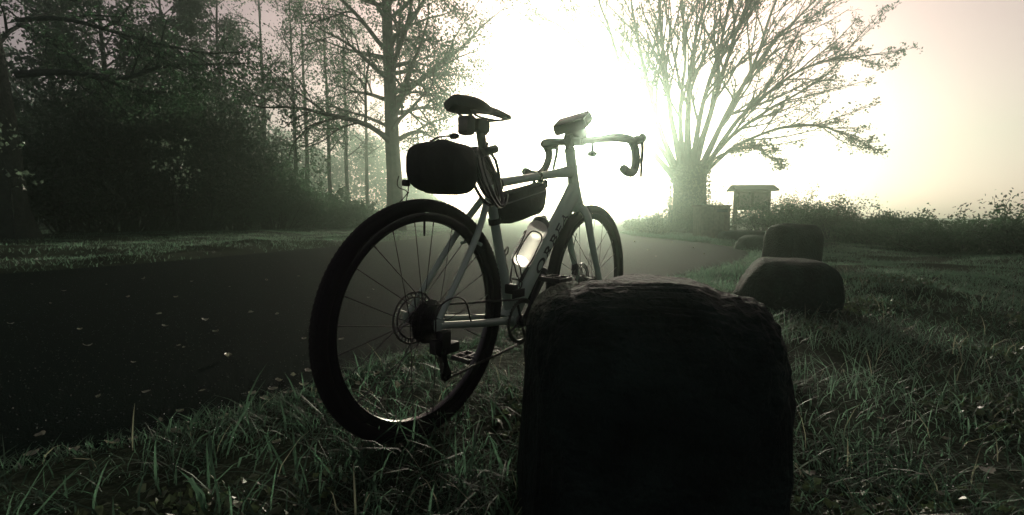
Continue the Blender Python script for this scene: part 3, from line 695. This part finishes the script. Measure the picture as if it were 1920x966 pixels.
def leaves(name, rs, C, size, material, parent, **kw):
    V, Q = leaf_mesh(rs, C, size, **kw); return link(name, make_mesh(name, V - np.array(parent.location), Q, smooth=False), material, parent)

# -- the big bare tree
base = at(1290, 434, 20.0); base[2] = 0
big = empty('broadleaf_tree', base); tag(big, 'huge nearly bare spreading tree with ivy clad trunk in the bright mist', 'tree')
rs = np.random.RandomState(8)
def trunk_mesh(P, rad, n=20, flare=0, seed=1, wob=.05):
    m = MB(); m.tube(P, rad, n=n, cap=False); V = m.V[0]
    ang = np.tile(np.arange(n), len(P)) / n * 6.283; zz_ = np.repeat(np.arange(len(P)), n)
    c = np.repeat(np.asarray(P), n, 0); f_ = 1 + wob * np.sin(ang * 3 + zz_ * .3 + seed) + wob * .6 * np.sin(ang * 7 - zz_ * .5)
    fl = flare * np.exp(-(V[:, 2] - P[0][2]) / .35) * (.5 + .5 * np.cos(ang * 5 + seed))
    m.V[0] = c + (V - c) * (f_ + fl)[:, None]; return m
TH = 2.75
Pt = np.array([base + [0, 0, z] + np.array([.03 * math.sin(z * 1.4), 0, 0]) for z in np.linspace(-.1, TH, 14)])
trunk_mesh(Pt, np.interp(np.linspace(0, 1, 14), [0, .12, .5, .85, 1], [.92, .72, .64, .70, .60]), 28, .35).build('trunk', M['bark'], big, loc=None).location = -base
def px_limb(pts, dy):
    n = len(pts); return np.array([at(x, y, base[1] + 1.4 * dy * (i / (n - 1)) ** 1.2) for i, (x, y) in enumerate(pts)])
limbs = [([(1264, 330), (1225, 290), (1188, 215), (1160, 120), (1125, 0), (1100, -110)], -.8, .15),
         ([(1272, 326), (1237, 240), (1205, 120), (1185, 0), (1178, -150)], .8, .16),
         ([(1280, 322), (1262, 220), (1250, 110), (1240, 0), (1235, -170)], -1.2, .16),
         ([(1290, 320), (1290, 200), (1302, 80), (1322, -20), (1335, -190)], 1.0, .18),
         ([(1284, 322), (1276, 215), (1286, 100), (1280, -10), (1275, -160)], 2.2, .14),
         ([(1300, 322), (1332, 210), (1372, 90), (1412, -20), (1450, -150)], -1.0, .17),
         ([(1308, 326), (1350, 240), (1408, 130), (1450, 0), (1490, -120)], 1.2, .16),
         ([(1312, 328), (1380, 225), (1470, 152), (1550, 116), (1650, 104)], -.6, .13),
         ([(1312, 330), (1368, 262), (1450, 205), (1555, 140), (1640, 45)], .9, .13),
         ([(1314, 334), (1392, 266), (1500, 228), (1570, 238), (1620, 262)], -1.4, .10),
         ([(1314, 330), (1352, 292), (1412, 282), (1458, 304)], -1.5, .06),
         ([(1268, 324), (1222, 250), (1140, 130), (1062, 50), (1005, 20)], 1.6, .12),
         ([(1310, 326), (1370, 200), (1440, 90), (1520, 10), (1590, -60)], 2.4, .14),
         ([(1296, 322), (1312, 210), (1345, 90), (1362, -30), (1375, -170)], -2.2, .15)]
cfg_big = dict(n=[16, 9, 5], t0=[.20, .12, .12], ang=[.45, .50, .6], ratio=[.44, .42, .36], seg=[7, 5, 4], wander=.10, up=[.03, .02, .0], rmin=.0045, tap=.85)
all_tips = []
for pts, dy, r0 in limbs:
    Pc = smooth_path(px_limb(pts, dy), 22); Pc = Pc + np.cumsum(rs.normal(0, .017, Pc.shape), 0)
    tb = [(Pc, np.linspace(r0 * .74, .018, 22) * (1 + .4 * np.exp(-np.linspace(0, 8, 22))), 9)]; tips = []
    grow(rs, Pc, tb[0][1], 0, cfg_big, tb, tips); all_tips += tips
    pack_tubes(tb).build('limb', M['bark'], big).location = -base
sel = [c for c in all_tips if rs.uniform() < .22]
C = tip_points(rs, sel, 5, .08); leaves('foliage', rs, C, .115, M['leaf'], big)
th = rs.uniform(0, 6.28, 2600); zz_ = rs.uniform(0, 2.5, 2600) ** 1.1; rad_ = .71 + .18 * np.exp(-zz_) + rs.exponential(.06, 2600)
leaves('ivy', rs, np.stack([base[0] + rad_ * np.cos(th), base[1] + rad_ * np.sin(th), zz_], 1), .10, M['ivy'], big)

# -- generic leafy tree
def tree(name, label, px, pyb, Y, height, r, seed, cfg, leafsize, per, jit, cat='tree', lean=0, limb_n=14, z0=.25, limb_len=.35, limb_ang=1.25, limb_up=.0, leafmat='leaf', bark='bark', group=None, parts=True, sides=10, azim=None, frac=1.0):
    rs = np.random.RandomState(seed); b0_ = at(px, pyb, Y); b0_[2] = float(gz(b0_[0], b0_[1])) - .03
    t = empty(name, b0_); tag(t, label, cat, group)
    n = 14; zs = np.linspace(0, height, n)
    P = np.stack([b0_[0] + lean * zs + np.cumsum(rs.normal(0, .012 * height / 8, n)), b0_[1] + np.cumsum(rs.normal(0, .012 * height / 8, n)), b0_[2] + zs], 1)
    rad = np.interp(zs / height, [0, .04, .12, .6, 1], [r * 1.45, r * 1.12, r, r * .62, r * .1])
    trunk_mesh(P, rad, sides, .18, seed, .05).build('trunk', M[bark], t).location = -b0_
    tips = []; alltb = []
    for q in range(limb_n):
        tt_ = z0 + (1 - z0) * (q + rs.uniform(0, 1)) / limb_n; x = min(tt_ * (n - 1), n - 1.001); i = int(x); p = P[i] + (P[i + 1] - P[i]) * (x - i)
        az = rs.uniform(0, 6.283) if azim is None else rs.uniform(*azim); an = rs.normal(limb_ang, .15) * (1 - .45 * tt_)
        d = np.array([math.cos(az) * math.sin(an), math.sin(az) * math.sin(an), math.cos(an)])
        L = height * limb_len * rs.uniform(.7, 1.2) * (1.15 - .75 * tt_); rr_ = min(np.interp(x, np.arange(n), rad) * .5, .018 * L + .012)
        C, cr = branch(rs, p, d, L, rr_, .008, 9, .10, limb_up); tb = [(C, cr, 6)]; grow(rs, C, cr, 0, cfg, tb, tips)
        if parts: pack_tubes(tb).build('limb', M[bark], t).location = -b0_
        else: alltb += tb
    if not parts: pack_tubes(alltb).build('branches', M[bark], t).location = -b0_
    sel = [c for c in tips if rs.uniform() < frac]
    leaves('crown', rs, tip_points(rs, sel, per, jit), leafsize, M[leafmat], t)
    return t
cfg_birch = dict(n=[8, 6], t0=[.2, .15], ang=[.75, .7], ratio=[.40, .42], seg=[6, 4], wander=.13, up=[-.04, -.10], rmin=.004)
cfg_far = dict(n=[6, 3], t0=[.2, .2], ang=[.8, .7], ratio=[.42, .45], seg=[4, 3], wander=.13, up=[-.03, -.06], rmin=.007)
tree('birch_tree', 'tall leafy birch with a straight trunk rising behind the saddle bag', 741, 440, 15.7, 12.0, .25, 3, cfg_birch, .09, 22, .15, limb_n=44, z0=.22, limb_len=.44, limb_ang=1.38, limb_up=.012, bark='bark_pale', lean=-.012)
t_left = tree('broadleaf_tree', 'dark near tree with a thick black trunk cut by the left edge', -2, 458, 11.0, 11.0, .50, 14, cfg_birch, .09, 12, .10, limb_n=13, z0=.36, limb_len=.40, limb_ang=1.35, limb_up=-.005, azim=(-1.2, 1.6), sides=18)
# its three long boughs over the grass
rs = np.random.RandomState(31)
b0_ = np.array(t_left.location); tips = []
for pts, r0 in (([(30, 38), (120, 36), (220, 62), (330, 90), (400, 100), (470, 95)], .055), ([(30, 140), (120, 136), (235, 146), (300, 126), (380, 122), (470, 118)], .085), ([(150, 137), (220, 158), (270, 172), (330, 172), (375, 165)], .05), ([(30, 45), (70, 62), (130, 105), (190, 150), (235, 160)], .045)):
    Pc = smooth_path(np.array([at(x, y, 11.0 + .25 * i) for i, (x, y) in enumerate(pts)]), 20); tb = [(Pc, np.linspace(r0, .012, 20), 7)]
    grow(rs, Pc, tb[0][1], 0, dict(cfg_birch, n=[16, 7], ratio=[.28, .4]), tb, tips); pack_tubes(tb).build('limb', M['bark'], t_left).location = -b0_
leaves('foliage', rs, tip_points(rs, tips, 11, .12), .085, M['leaf'], t_left)

far = [(560, 445, 21, 11, .09, 'slender forest trunk left of the birch with a thin leafy top'), (577, 445, 24, 12, .11, 'thin straight forest tree just right of the slender pair'),
       (620, 444, 23, 11.5, .10, 'thin tree midway between the slender forest pair and the birch'), (655, 444, 26, 12, .11, 'faint slim tree standing nearest left of the birch'),
       (505, 446, 23, 12, .12, 'leafy tree with its crown above the tall dark bushes'), (430, 447, 22, 12, .12, 'forest tree rising out of the pale lit bush leaves'),
       (330, 448, 22, 12.5, .13, 'forest tree behind the hanging tips of the long bough'), (225, 449, 21, 12.5, .14, 'dark forest tree behind the root of the long bough'),
       (120, 451, 20, 12, .15, 'dark forest tree nearest right of the black trunk'), (690, 442, 30, 12, .12, 'palest far tree whose trunk fades beside the birch')]
for i, (px, pyb, Y, h, r, lab) in enumerate(far):
    dark = px < 470
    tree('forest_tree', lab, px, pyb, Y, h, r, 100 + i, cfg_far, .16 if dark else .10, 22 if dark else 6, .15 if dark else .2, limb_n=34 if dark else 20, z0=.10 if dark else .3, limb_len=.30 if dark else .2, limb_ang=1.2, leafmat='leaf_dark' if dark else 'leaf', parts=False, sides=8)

def shrub(name, label, X, Y, rx, ry, h, seed, n, size, material='leaf', sprigs=10, group=None, cat='shrub', stems=26):
    rs = np.random.RandomState(seed); z0 = float(gz(X, Y)); t = empty(name, (X, Y, z0)); tag(t, label, cat, group)
    tb = []; tips = []
    for q in range(stems):
        az = rs.uniform(0, 6.283); sp = rs.uniform(.05, 1) ** .6
        e = np.array([X + rx * sp * math.cos(az), Y + ry * sp * math.sin(az), z0 + h * (1.0 - .55 * sp ** 2) * rs.uniform(.65, 1.05)])
        s = np.array([X + rx * .35 * sp * math.cos(az), Y + ry * .35 * sp * math.sin(az), z0 - .05])
        mid = (s + e) / 2 + rs.normal(0, .08 * h, 3) + [0, 0, .1 * h]
        Pc = smooth_path([s, mid, e], 8); rad = np.linspace(.006 + .010 * h, .004, 8); tb.append((Pc, rad, 4))
        grow(rs, Pc, rad, 0, dict(n=[7], t0=[.2], ang=[.8], ratio=[.38], seg=[4], wander=.15, up=[.0], rmin=.003), tb, tips)
    for q in range(sprigs):                                   # long loose shoots out of the top
        az = rs.uniform(0, 6.283); sp = rs.uniform(0, .9); s = np.array([X + rx * sp * math.cos(az), Y + ry * sp * math.sin(az), z0 + h * .6])
        C_, cr = branch(rs, s, np.array([rs.normal(.1, .35), rs.normal(0, .3), 1]), h * rs.uniform(.5, .95), .006, .003, 7, .1, -.02); tb.append((C_, cr, 3)); tips.append(C_[3:]); tips.append(C_[2:])
    pack_tubes(tb).build('stems', M['bark'], t).location = -np.array(t.location)
    lim = min(len(tips), 100000); per = max(1, n // lim); leaves('crown', rs, tip_points(rs, tips, per, .09 * h ** .5), size, M[material], t)
    return t
bush = [(60, 12.8, 2.0, 3.4, 'darkest tall bush behind the foot of the black trunk'), (150, 14.5, 2.0, 4.3, 'tall black bush right of the thick trunk'), (235, 15.5, 2.1, 4.6, 'tall dark bush under the middle of the bough'),
        (310, 15.0, 2.0, 4.0, 'dark bush with a few bright leaves on its front'), (390, 16.5, 2.1, 4.1, 'tall bush under the drooping bough tips'), (470, 17.0, 2.0, 2.5, 'bush half veiled by mist left of the slender trunks'),
        (545, 18.5, 2.0, 1.4, 'low misty bush at the foot of the slender trunks'), (625, 20.0, 2.0, .9, 'lowest faint bush nearest the birch')]
for i, (px, Y, rx, h, lab) in enumerate(bush):
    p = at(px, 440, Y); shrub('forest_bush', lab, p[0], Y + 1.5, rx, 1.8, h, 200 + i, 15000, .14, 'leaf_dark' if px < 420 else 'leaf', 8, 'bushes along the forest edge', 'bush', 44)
rs = np.random.RandomState(92); nW = 26000
xw = rs.uniform(-52, -9, nW); yw = 66 + rs.uniform(0, 8, nW); zw = rs.uniform(0, 1, nW) ** .8 * (11.0 + 1.6 * np.sin(xw * .5) + 1.1 * np.sin(xw * 1.3 + 1)) * np.clip((-xw - 8) / 12, .1, 1)
V, Q = leaf_mesh(rs, np.stack([xw, yw, zw], 1), .5); tag(link('far_woodland', make_mesh('far_woodland', V, Q, False), M['leaf']), kind='stuff')
rs = np.random.RandomState(91); nW = 42000
xw = rs.uniform(-70, -14, nW); yw = 27 + rs.uniform(0, 9, nW) + .12 * np.abs(xw); zw = rs.uniform(0, 1, nW) ** .8 * (9.5 + 1.6 * np.sin(xw * .9) + 1.1 * np.sin(xw * 2.3 + 1)) * np.clip((-xw - 13) / 8, .15, 1)
V, Q = leaf_mesh(rs, np.stack([xw, yw, zw], 1), .42); tag(link('woodland', make_mesh('woodland', V, Q, False), M['leaf_dark']), kind='stuff')
hedge = [(7.7, 6.0, .9, .80, 'nearest hedge bush cut by the right edge'), (7.55, 7.2, 1.0, .95, 'leafy hedge bush with separate dark leaves on the sky near the right edge'), (7.5, 8.6, 1.0, .80, 'low hedge bush left of the leafiest one'),
         (7.6, 10.2, 1.1, .85, 'lowest dip of the hedge right of the wispy shoots'), (7.7, 12.0, 1.2, 1.15, 'hedge bush with wispy shoots leaning right'), (7.9, 13.8, 1.3, 1.35, 'hedge bush with tall thin shoots right of the upright boulder'),
         (8.2, 16.0, 1.5, 1.55, 'rounded hazy bush right beside the notice board')]
for i, (X, Y, rx, h, lab) in enumerate(hedge):
    shrub('hedge_bush', lab, X + .5, Y, rx, 1.0, h * .72, 300 + i, 9000, .055, 'leaf', 10 if i in (1, 4, 5) else 4, 'bushes of the hedge on the right', 'bush', 44)
ivyb = [(1262, 18.0, .95, 1.35, 'ivy bush against the left of the big trunk'), (1228, 15.6, .8, .65, 'low pale bush between street lamp and big tree'), (1190, 17.5, .7, .45, 'small faint bush at the foot of the street lamp'), (1345, 18.5, 1.0, 1.35, 'hazy bush between timber cabinet and notice board')]
for i, (px, Y, rx, h, lab) in enumerate(ivyb):
    p = at(px, 440, Y); shrub('ivy_bush', lab, p[0], Y, rx, .7, h, 400 + i, 3200, .06, 'ivy', 5, None, 'bush', 26)

for px, Y, h, lab, sd in ((335, 13.2, 2.6, 'slender sapling with sparse large leaves coloured pale as if lit before the dark bushes', 61), (30, 9.3, 2.4, 'sapling with big leaves coloured pale as if lit in front of the thick black trunk', 62)):
    rs = np.random.RandomState(sd); p = at(px, 440, Y); z0_ = float(gz(p[0], Y)); sp_ = empty('sapling', (p[0], Y, z0_)); tag(sp_, lab, 'sapling')
    Pc, cr = branch(rs, np.array([p[0], Y, z0_ - .03]), np.array([.03, 0, 1.]), h, .018, .005, 10, .05, 0); tb = [(Pc, cr, 6)]; tips = []
    grow(rs, Pc, cr, 0, dict(n=[14], t0=[.5], ang=[1.1], ratio=[.30], seg=[5], wander=.12, up=[-.05], rmin=.003), tb, tips)
    pack_tubes(tb).build('stem', M['bark'], sp_).location = -np.array(sp_.location)
    leaves('crown', rs, tip_points(rs, tips, 8, .06), .085, M['lit_leaf'], sp_, aspect=.8, droop=.6)

# ------------------------------------------------------------------ notice board, cabinet, lamp
p = at(1407, 440, 19.0); kx, ky = p[0], p[1]
kb = empty('notice_board', (kx, ky, 0)); tag(kb, 'roofed wooden notice board on two posts in the haze', 'notice board')
for s in (-1, 1): MB().box([s * .66, 0, .82], (.13, .13, 1.68), bev=.01).build('post', M['wood'], kb)
MB().box([0, 0, 1.22], (1.19, .10, .74), bev=.008).build('board', M['wood'], kb)
for x_ in (-.3, .3): MB().box([x_, -.056, 1.22], (.5, .008, .6)).build('notice', M['paper'], kb)
MB().prism([(-.42, 1.60), (.42, 1.60), (.42, 1.66), (.0, 1.86), (-.42, 1.66)], -.86, .86, (0, 1, 0), (0, 0, 1), (1, 0, 0)).build('roof', M['roof'], kb, smooth=False)
p = at(1331, 452, 13.2); cx_, cy_ = p[0], p[1]
cb = empty('timber_cabinet', (cx_, cy_, 0)); tag(cb, 'pale timber cabinet of vertical boards right of the big trunk', 'cabinet')
for k in range(5): MB().box([-.30 + k * .15, -.33 + .004 * (k % 2), .45], (.143, .03, .86), bev=.004).build('board', M['wood'], cb)
for s in (-1, 1):
    for k in range(4): MB().box([s * .375, -.25 + k * .15, .45], (.03, .143, .86), bev=.004).build('board', M['wood'], cb)
MB().box([0, 0, .905], (.82, .74, .045), bev=.008).build('lid', M['wood'], cb)
MB().box([.16, -.352, .78], (.28, .012, .09)).build('slot', M['black'], cb)
p = at(1198, 425, 36.0); lx, ly = p[0], p[1]
lp = empty('street_lamp', (lx, ly, 0)); tag(lp, 'faint street lamp with a funnel shaped lantern', 'street lamp')
MB().tube([[0, 0, 0], [0, 0, .8], [0, 0, .82], [0, 0, 2.35]], [.09, .08, .055, .045], n=12).build('pole', M['post'], lp)
ln = MB().lathe([(.06, 2.33), (.10, 2.40), (.38, 3.05), (.40, 3.06)], (0, 0, 0), (0, 0, 1), 18).build('lantern', M['lamp_glass'], lp)
MB().lathe([(.41, 3.06), (.41, 3.09), (.25, 3.2), (.04, 3.26)], (0, 0, 0), (0, 0, 1), 18).build('cap', M['post'], ln)
for k in range(4):
    a = k * math.pi / 2 + .4; MB().tube([[.11 * math.cos(a), .11 * math.sin(a), 2.40], [.40 * math.cos(a), .40 * math.sin(a), 3.06]], .014, n=6).build('rib', M['post'], ln)

# ------------------------------------------------------------------ grass
def blades(rs, X, Y, H, W, lean=.6, droop=.5, az=None, z=None):
    n = len(X); Z = gz(X, Y) - .01 if z is None else z
    a = rs.uniform(0, 6.283, n) if az is None else az; b = a + rs.normal(1.57, .5, n)
    d = np.stack([np.cos(a), np.sin(a), np.zeros(n)], 1); wv = np.stack([np.cos(b), np.sin(b), np.zeros(n)], 1)
    ln_ = lean * rs.uniform(.2, 1.3, n); dr = droop * rs.uniform(0, 1.2, n) ** 1.5
    base_ = np.stack([X, Y, Z], 1); V = []
    for t, wd in ((0, .75), (.38, 1), (.75, .7), (1, .06)):
        h = H * (t - dr * t ** 3 * .55); o = H * ln_ * t ** 1.8 * (1 + dr * .5)
        c = base_ + d * o[:, None] + np.array([0, 0, 1.]) * h[:, None]
        V += [c - wv * (W * wd / 2)[:, None], c + wv * (W * wd / 2)[:, None]]
    V = np.stack(V, 1).reshape(-1, 3); k = np.arange(n)[:, None] * 8
    Q = np.stack([k + np.array([0, 1, 3, 2]), k + np.array([2, 3, 5, 4]), k + np.array([4, 5, 7, 6])], 1).reshape(-1, 4)
    return V, Q, V.reshape(n, 8, 3)[:, 6]
def scatter(rs, n, x0, x1, y0, y1, ok, clump=None):
    out = []
    while sum(len(o) for o in out) < n:
        p = np.stack([rs.uniform(x0, x1, n), rs.uniform(y0, y1, n)], 1); p = p[ok(p[:, 0], p[:, 1])]
        if clump is not None: p = p[rs.uniform(0, 1, len(p)) < clump(p[:, 0], p[:, 1])]
        out.append(p)
    return np.vstack(out)[:n]
def clumpy(f1):
    return lambda x, y: np.clip(.5 + .6 * np.sin(x * f1 + 1.3 * np.sin(y * f1 * .8)) * np.sin(y * f1 * 1.1 + np.sin(x * f1 * .7)) + .35 * np.sin(x * f1 * 2.7 + 1) * np.sin(y * f1 * 2.3), .04, 1)
rs = np.random.RandomState(77)
not_path = lambda m: (lambda x, y: path_in(x, y) < m)
def rock_free(x, y): return ((x - .308) / .25) ** 4 + ((y - 1.19) / .44) ** 4 > 1
def grass(name, parts, material):
    V = []; Q = []; n = 0
    for v, q in parts: V.append(v); Q.append(q + n); n += len(v)
    return tag(link(name, make_mesh(name, np.vstack(V), np.vstack(Q)), material), kind='stuff')
tipsall = []
parts = []
P = scatter(rs, 12000, -2.2, 1.1, .75, 2.9, lambda x, y: (path_in(x, y) < .10 * (.5 + np.sin(x * 9) * np.sin(y * 7))) & rock_free(x, y), clumpy(5.0))
H = rs.uniform(.025, .10, len(P)) * (.6 + .6 * clumpy(3.1)(P[:, 0], P[:, 1]))
v, q, tp = blades(rs, P[:, 0], P[:, 1], H, rs.uniform(.0018, .0048, len(P)), 1.25, .9); parts.append((v, q)); tipsall.append(tp)
P = scatter(rs, 420, -1.6, .2, .80, 1.9, lambda x, y: (path_in(x, y) < .02) & rock_free(x, y), clumpy(4.0))       # long coarse blades
v, q, tp = blades(rs, P[:, 0], P[:, 1], rs.uniform(.08, .17, len(P)), rs.uniform(.004, .0075, len(P)), 1.0, 1.0); parts.append((v, q)); tipsall.append(tp)
P = scatter(rs, 5200, -2.6, 1.2, .75, 3.6, lambda x, y: np.abs(path_in(x, y) - .02) < .10)
v, q, tp = blades(rs, P[:, 0], P[:, 1], rs.uniform(.015, .06, len(P)), rs.uniform(.002, .004, len(P)), 1.0, .8); parts.append((v, q))
grass('verge_grass', parts, M['grass'])
parts = []
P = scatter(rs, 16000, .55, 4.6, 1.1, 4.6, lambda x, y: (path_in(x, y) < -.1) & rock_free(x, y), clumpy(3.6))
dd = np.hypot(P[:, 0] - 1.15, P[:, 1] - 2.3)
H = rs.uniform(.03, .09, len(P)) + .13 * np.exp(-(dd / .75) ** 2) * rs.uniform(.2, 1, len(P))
lit = (dd + rs.normal(0, .25, len(P)) < 1.0) | (P[:, 1] > 3.2); wd = rs.uniform(.0022, .005, len(P)); dk = ~lit  # sunlit patch and shaded remainder painted in with two grass colours
v, q, tp = blades(rs, P[dk, 0], P[dk, 1], H[dk] * .8, wd[dk], 1.2, .9); grass('shaded_grass', [(v, q)], M['grass']); tipsall.append(tp)
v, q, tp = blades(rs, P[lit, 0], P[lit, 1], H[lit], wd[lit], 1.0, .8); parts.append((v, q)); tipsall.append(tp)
P = scatter(rs, 70000, .8, 9.5, 3.0, 17.0, not_path(-.02), clumpy(2.2))
H = rs.uniform(.02, .07, len(P)) * (1 + 1.4 * np.exp(-((P[:, 0] - np.interp(P[:, 1], YR, XRv) - .5) / .5) ** 2))
v, q, tp = blades(rs, P[:, 0], P[:, 1], H, rs.uniform(.004, .009, len(P)), .8, .6); parts.append((v, q))
grass('field_grass', parts, M['sunlit_dewy_grass'])
P = scatter(rs, 60000, -22, .5, 4.0, 24, lambda x, y: (x < np.interp(y, YL, XLv) + .03) & (y > 3.5), clumpy(1.6))
v, q, tp = blades(rs, P[:, 0], P[:, 1], rs.uniform(.03, .08, len(P)), rs.uniform(.006, .013, len(P)), .8, .6)
grass('lawn_grass', [(v, q)], M['sunlit_dewy_grass'])
P = scatter(rs, 700, -1.7, 3.5, .8, 4.5, lambda x, y: (path_in(x, y) < .03) & rock_free(x, y), clumpy(4.4))
v, q, tp = blades(rs, P[:, 0], P[:, 1], rs.uniform(.05, .16, len(P)), rs.uniform(.002, .005, len(P)), .9, 1.0); tipsall.append(tp)
grass('dry_grass', [(v, q)], M['dry_grass'])
# low clover and weeds between the blades
P = scatter(rs, 6500, -2.2, 4.0, .75, 4.2, lambda x, y: (path_in(x, y) < .0) & rock_free(x, y), lambda x, y: np.clip(np.sin(x * 4.1 + 1) * np.sin(y * 5.3) - .25, 0, 1))
V, Q = leaf_mesh(rs, np.stack([P[:, 0], P[:, 1], gz(P[:, 0], P[:, 1]) + rs.uniform(.004, .035, len(P))], 1), .020, aspect=.95, droop=-.1, var=.5)
tag(link('ground_cover', make_mesh('ground_cover', V, Q, False), M['ivy']), kind='stuff')
# dew on the tips
tp = np.vstack(tipsall); tp = tp[rs.uniform(0, 1, len(tp)) < .05]
o6 = np.array([[1, 0, 0], [-1, 0, 0], [0, 1, 0], [0, -1, 0], [0, 0, 1], [0, 0, -1.]]); f8 = np.array([[0, 2, 4], [2, 1, 4], [1, 3, 4], [3, 0, 4], [2, 0, 5], [1, 2, 5], [3, 1, 5], [0, 3, 5]])
sz = rs.uniform(.0008, .0019, len(tp)); V = (tp[:, None] + o6[None] * sz[:, None, None]).reshape(-1, 3); T = (np.arange(len(tp))[:, None, None] * 6 + f8[None]).reshape(-1, 3)
tag(link('dew', make_mesh('dew', V, T), M['dew']), kind='stuff')

# ------------------------------------------------------------------ fallen leaves
def leaf_blade(seed):
    r = random.Random(seed); V = []; L = 7; lob = r.choice([.1, .25, .5]); wf = r.uniform(.28, .48); curl = r.uniform(.1, .55); cup = r.uniform(-.05, .3)
    for i in range(L):
        t = i / (L - 1); wdt = wf * math.sin(math.pi * min(1, t * .93 + .05)) ** .8 * (1 + lob * (1 if i % 2 else -.6)) * r.uniform(.8, 1.15); cz = curl * (t - .45) ** 2 * 2.2
        for s in (-1, 0, 1): V.append([(t - .5), s * wdt, cz + (cup + .14 * r.random()) * abs(s)])
    Q = [[i * 3 + j, i * 3 + j + 1, i * 3 + j + 4, i * 3 + j + 3] for i in range(L - 1) for j in range(2)]
    V += [[-.72, .0, .10], [-.5, .012, .06], [-.5, -.012, .06]]
    return make_mesh('fallen_leaf', np.array(V), [np.array(Q), np.array([[21, 22, 23]])])
LM = [leaf_blade(k) for k in range(12)]
rs = np.random.RandomState(55); n_ = 0
def drop_leaf(x, y, z, s, label, group):
    global n_
    o = link('fallen_leaf', LM[(n_ * 5) % 12], M['litter'], loc=(x, y, z)); o.scale = (s, s, s); o.rotation_euler = (rs.normal(0, .12), rs.normal(0, .12), rs.uniform(0, 6.28)); n_ += 1
    tag(o, label, 'leaf', group)
def gpx(px, py):
    xn = (px - 960) / FPX; u = -(py - 483) / FPX; d = np.array([xn, CP + u * SP, -SP + u * CP]); t = -CAM_H / d[2]; return d * t
for px, py in [(335, 652), (405, 626), (345, 655), (427, 674), (275, 740), (165, 652), (310, 615), (240, 560), (95, 572), (298, 592), (520, 592), (470, 588), (380, 738), (338, 778), (300, 795), (185, 750), (60, 858), (385, 603), (250, 684), (550, 710), (523, 720), (75, 822), (680, 468), (640, 500), (120, 548), (150, 622), (20, 610), (500, 528), (560, 520), (430, 540), (360, 530), (270, 525), (200, 536), (700, 545), (640, 640), (690, 560), (60, 535), (330, 560), (1215, 470), (1300, 466), (1230, 482), (1320, 478), (1260, 455), (1190, 455), (570, 728), (582, 700), (540, 742), (495, 752), (455, 768), (420, 790), (360, 800), (330, 818), (250, 830), (210, 838), (140, 850), (590, 662), (570, 640), (605, 690), (512, 735), (475, 742)]:
    p = gpx(px, py); s = rs.uniform(.018, .042) * (1 if p[1] < 6 else 1.5)
    lab, grp = ('curled pale leaf on the misty path right of the front wheel', 'leaves on the misty far path') if px > 1000 else (('small curled leaf on the middle of the dark path near the lawn', 'leaves on the middle of the path') if py < 600 else ('curled dry leaf on the near dark path left of the rear wheel', 'leaves on the near path'))
    drop_leaf(p[0], p[1], 0.010, s, lab, grp)
for px, py in [(690, 712), (707, 716), (800, 672), (838, 690), (862, 690), (830, 655), (843, 712), (745, 742), (770, 728), (672, 735), (925, 665), (948, 652), (655, 790), (520, 850), (600, 770), (985, 700), (960, 795), (720, 765), (880, 700), (905, 735)]:
    p = gpx(px, py); drop_leaf(p[0], p[1], .03, rs.uniform(.018, .034), 'pale wet leaf caught in the grass around the rear wheel', 'leaves in the grass by the wheel')
for px, py in [(1770, 840), (1650, 800), (1762, 945), (1850, 900), (1700, 655), (1790, 655), (1515, 905), (1740, 700)]:
    p = gpx(px, py); drop_leaf(p[0], p[1], .025, rs.uniform(.018, .034), 'fallen leaf in the dark grass right of the largest boulder', 'leaves in the grass on the right')

rs = np.random.RandomState(66)
P = scatter(rs, 26000, -5.5, 2.2, 1.2, 7.0, lambda x, y: path_in(x, y) > .0)
P = P[rs.uniform(0, 1, len(P)) < np.clip(2.2 / P[:, 1], .15, 1)]
sz = rs.uniform(.0009, .0032, len(P)); c = np.stack([P[:, 0], P[:, 1], .004 + .004 * np.sin(P[:, 0] * 1.3 + .5) * np.sin(P[:, 1] * .9) + sz * .2], 1)
jit = rs.uniform(.5, 1.4, (len(P), 6, 1)); V = (c[:, None] + o6[None] * sz[:, None, None] * jit * np.array([1, 1, .7])).reshape(-1, 3); T = (np.arange(len(P))[:, None, None] * 6 + f8[None]).reshape(-1, 3)
tag(link('grit', make_mesh('grit', V, T, False), M['grit']), kind='stuff')

# ------------------------------------------------------------------ haze
hz = MB().box((0, 41, 7.5), (172, 150, 17.0)).build('haze', None, smooth=False); tag(hz, kind='stuff')
hm = bpy.data.materials.new('mist'); hm.use_nodes = True; t = hm.node_tree; t.nodes.clear()
pv = t.nodes.new('ShaderNodeVolumePrincipled'); pv.inputs['Color'].default_value = (*HAZE_COLOR, 1); pv.inputs['Density'].default_value = HAZE_DENSITY; pv.inputs['Anisotropy'].default_value = HAZE_G
ou = t.nodes.new('ShaderNodeOutputMaterial'); t.links.new(pv.outputs[0], ou.inputs['Volume']); hz.data.materials.append(hm)
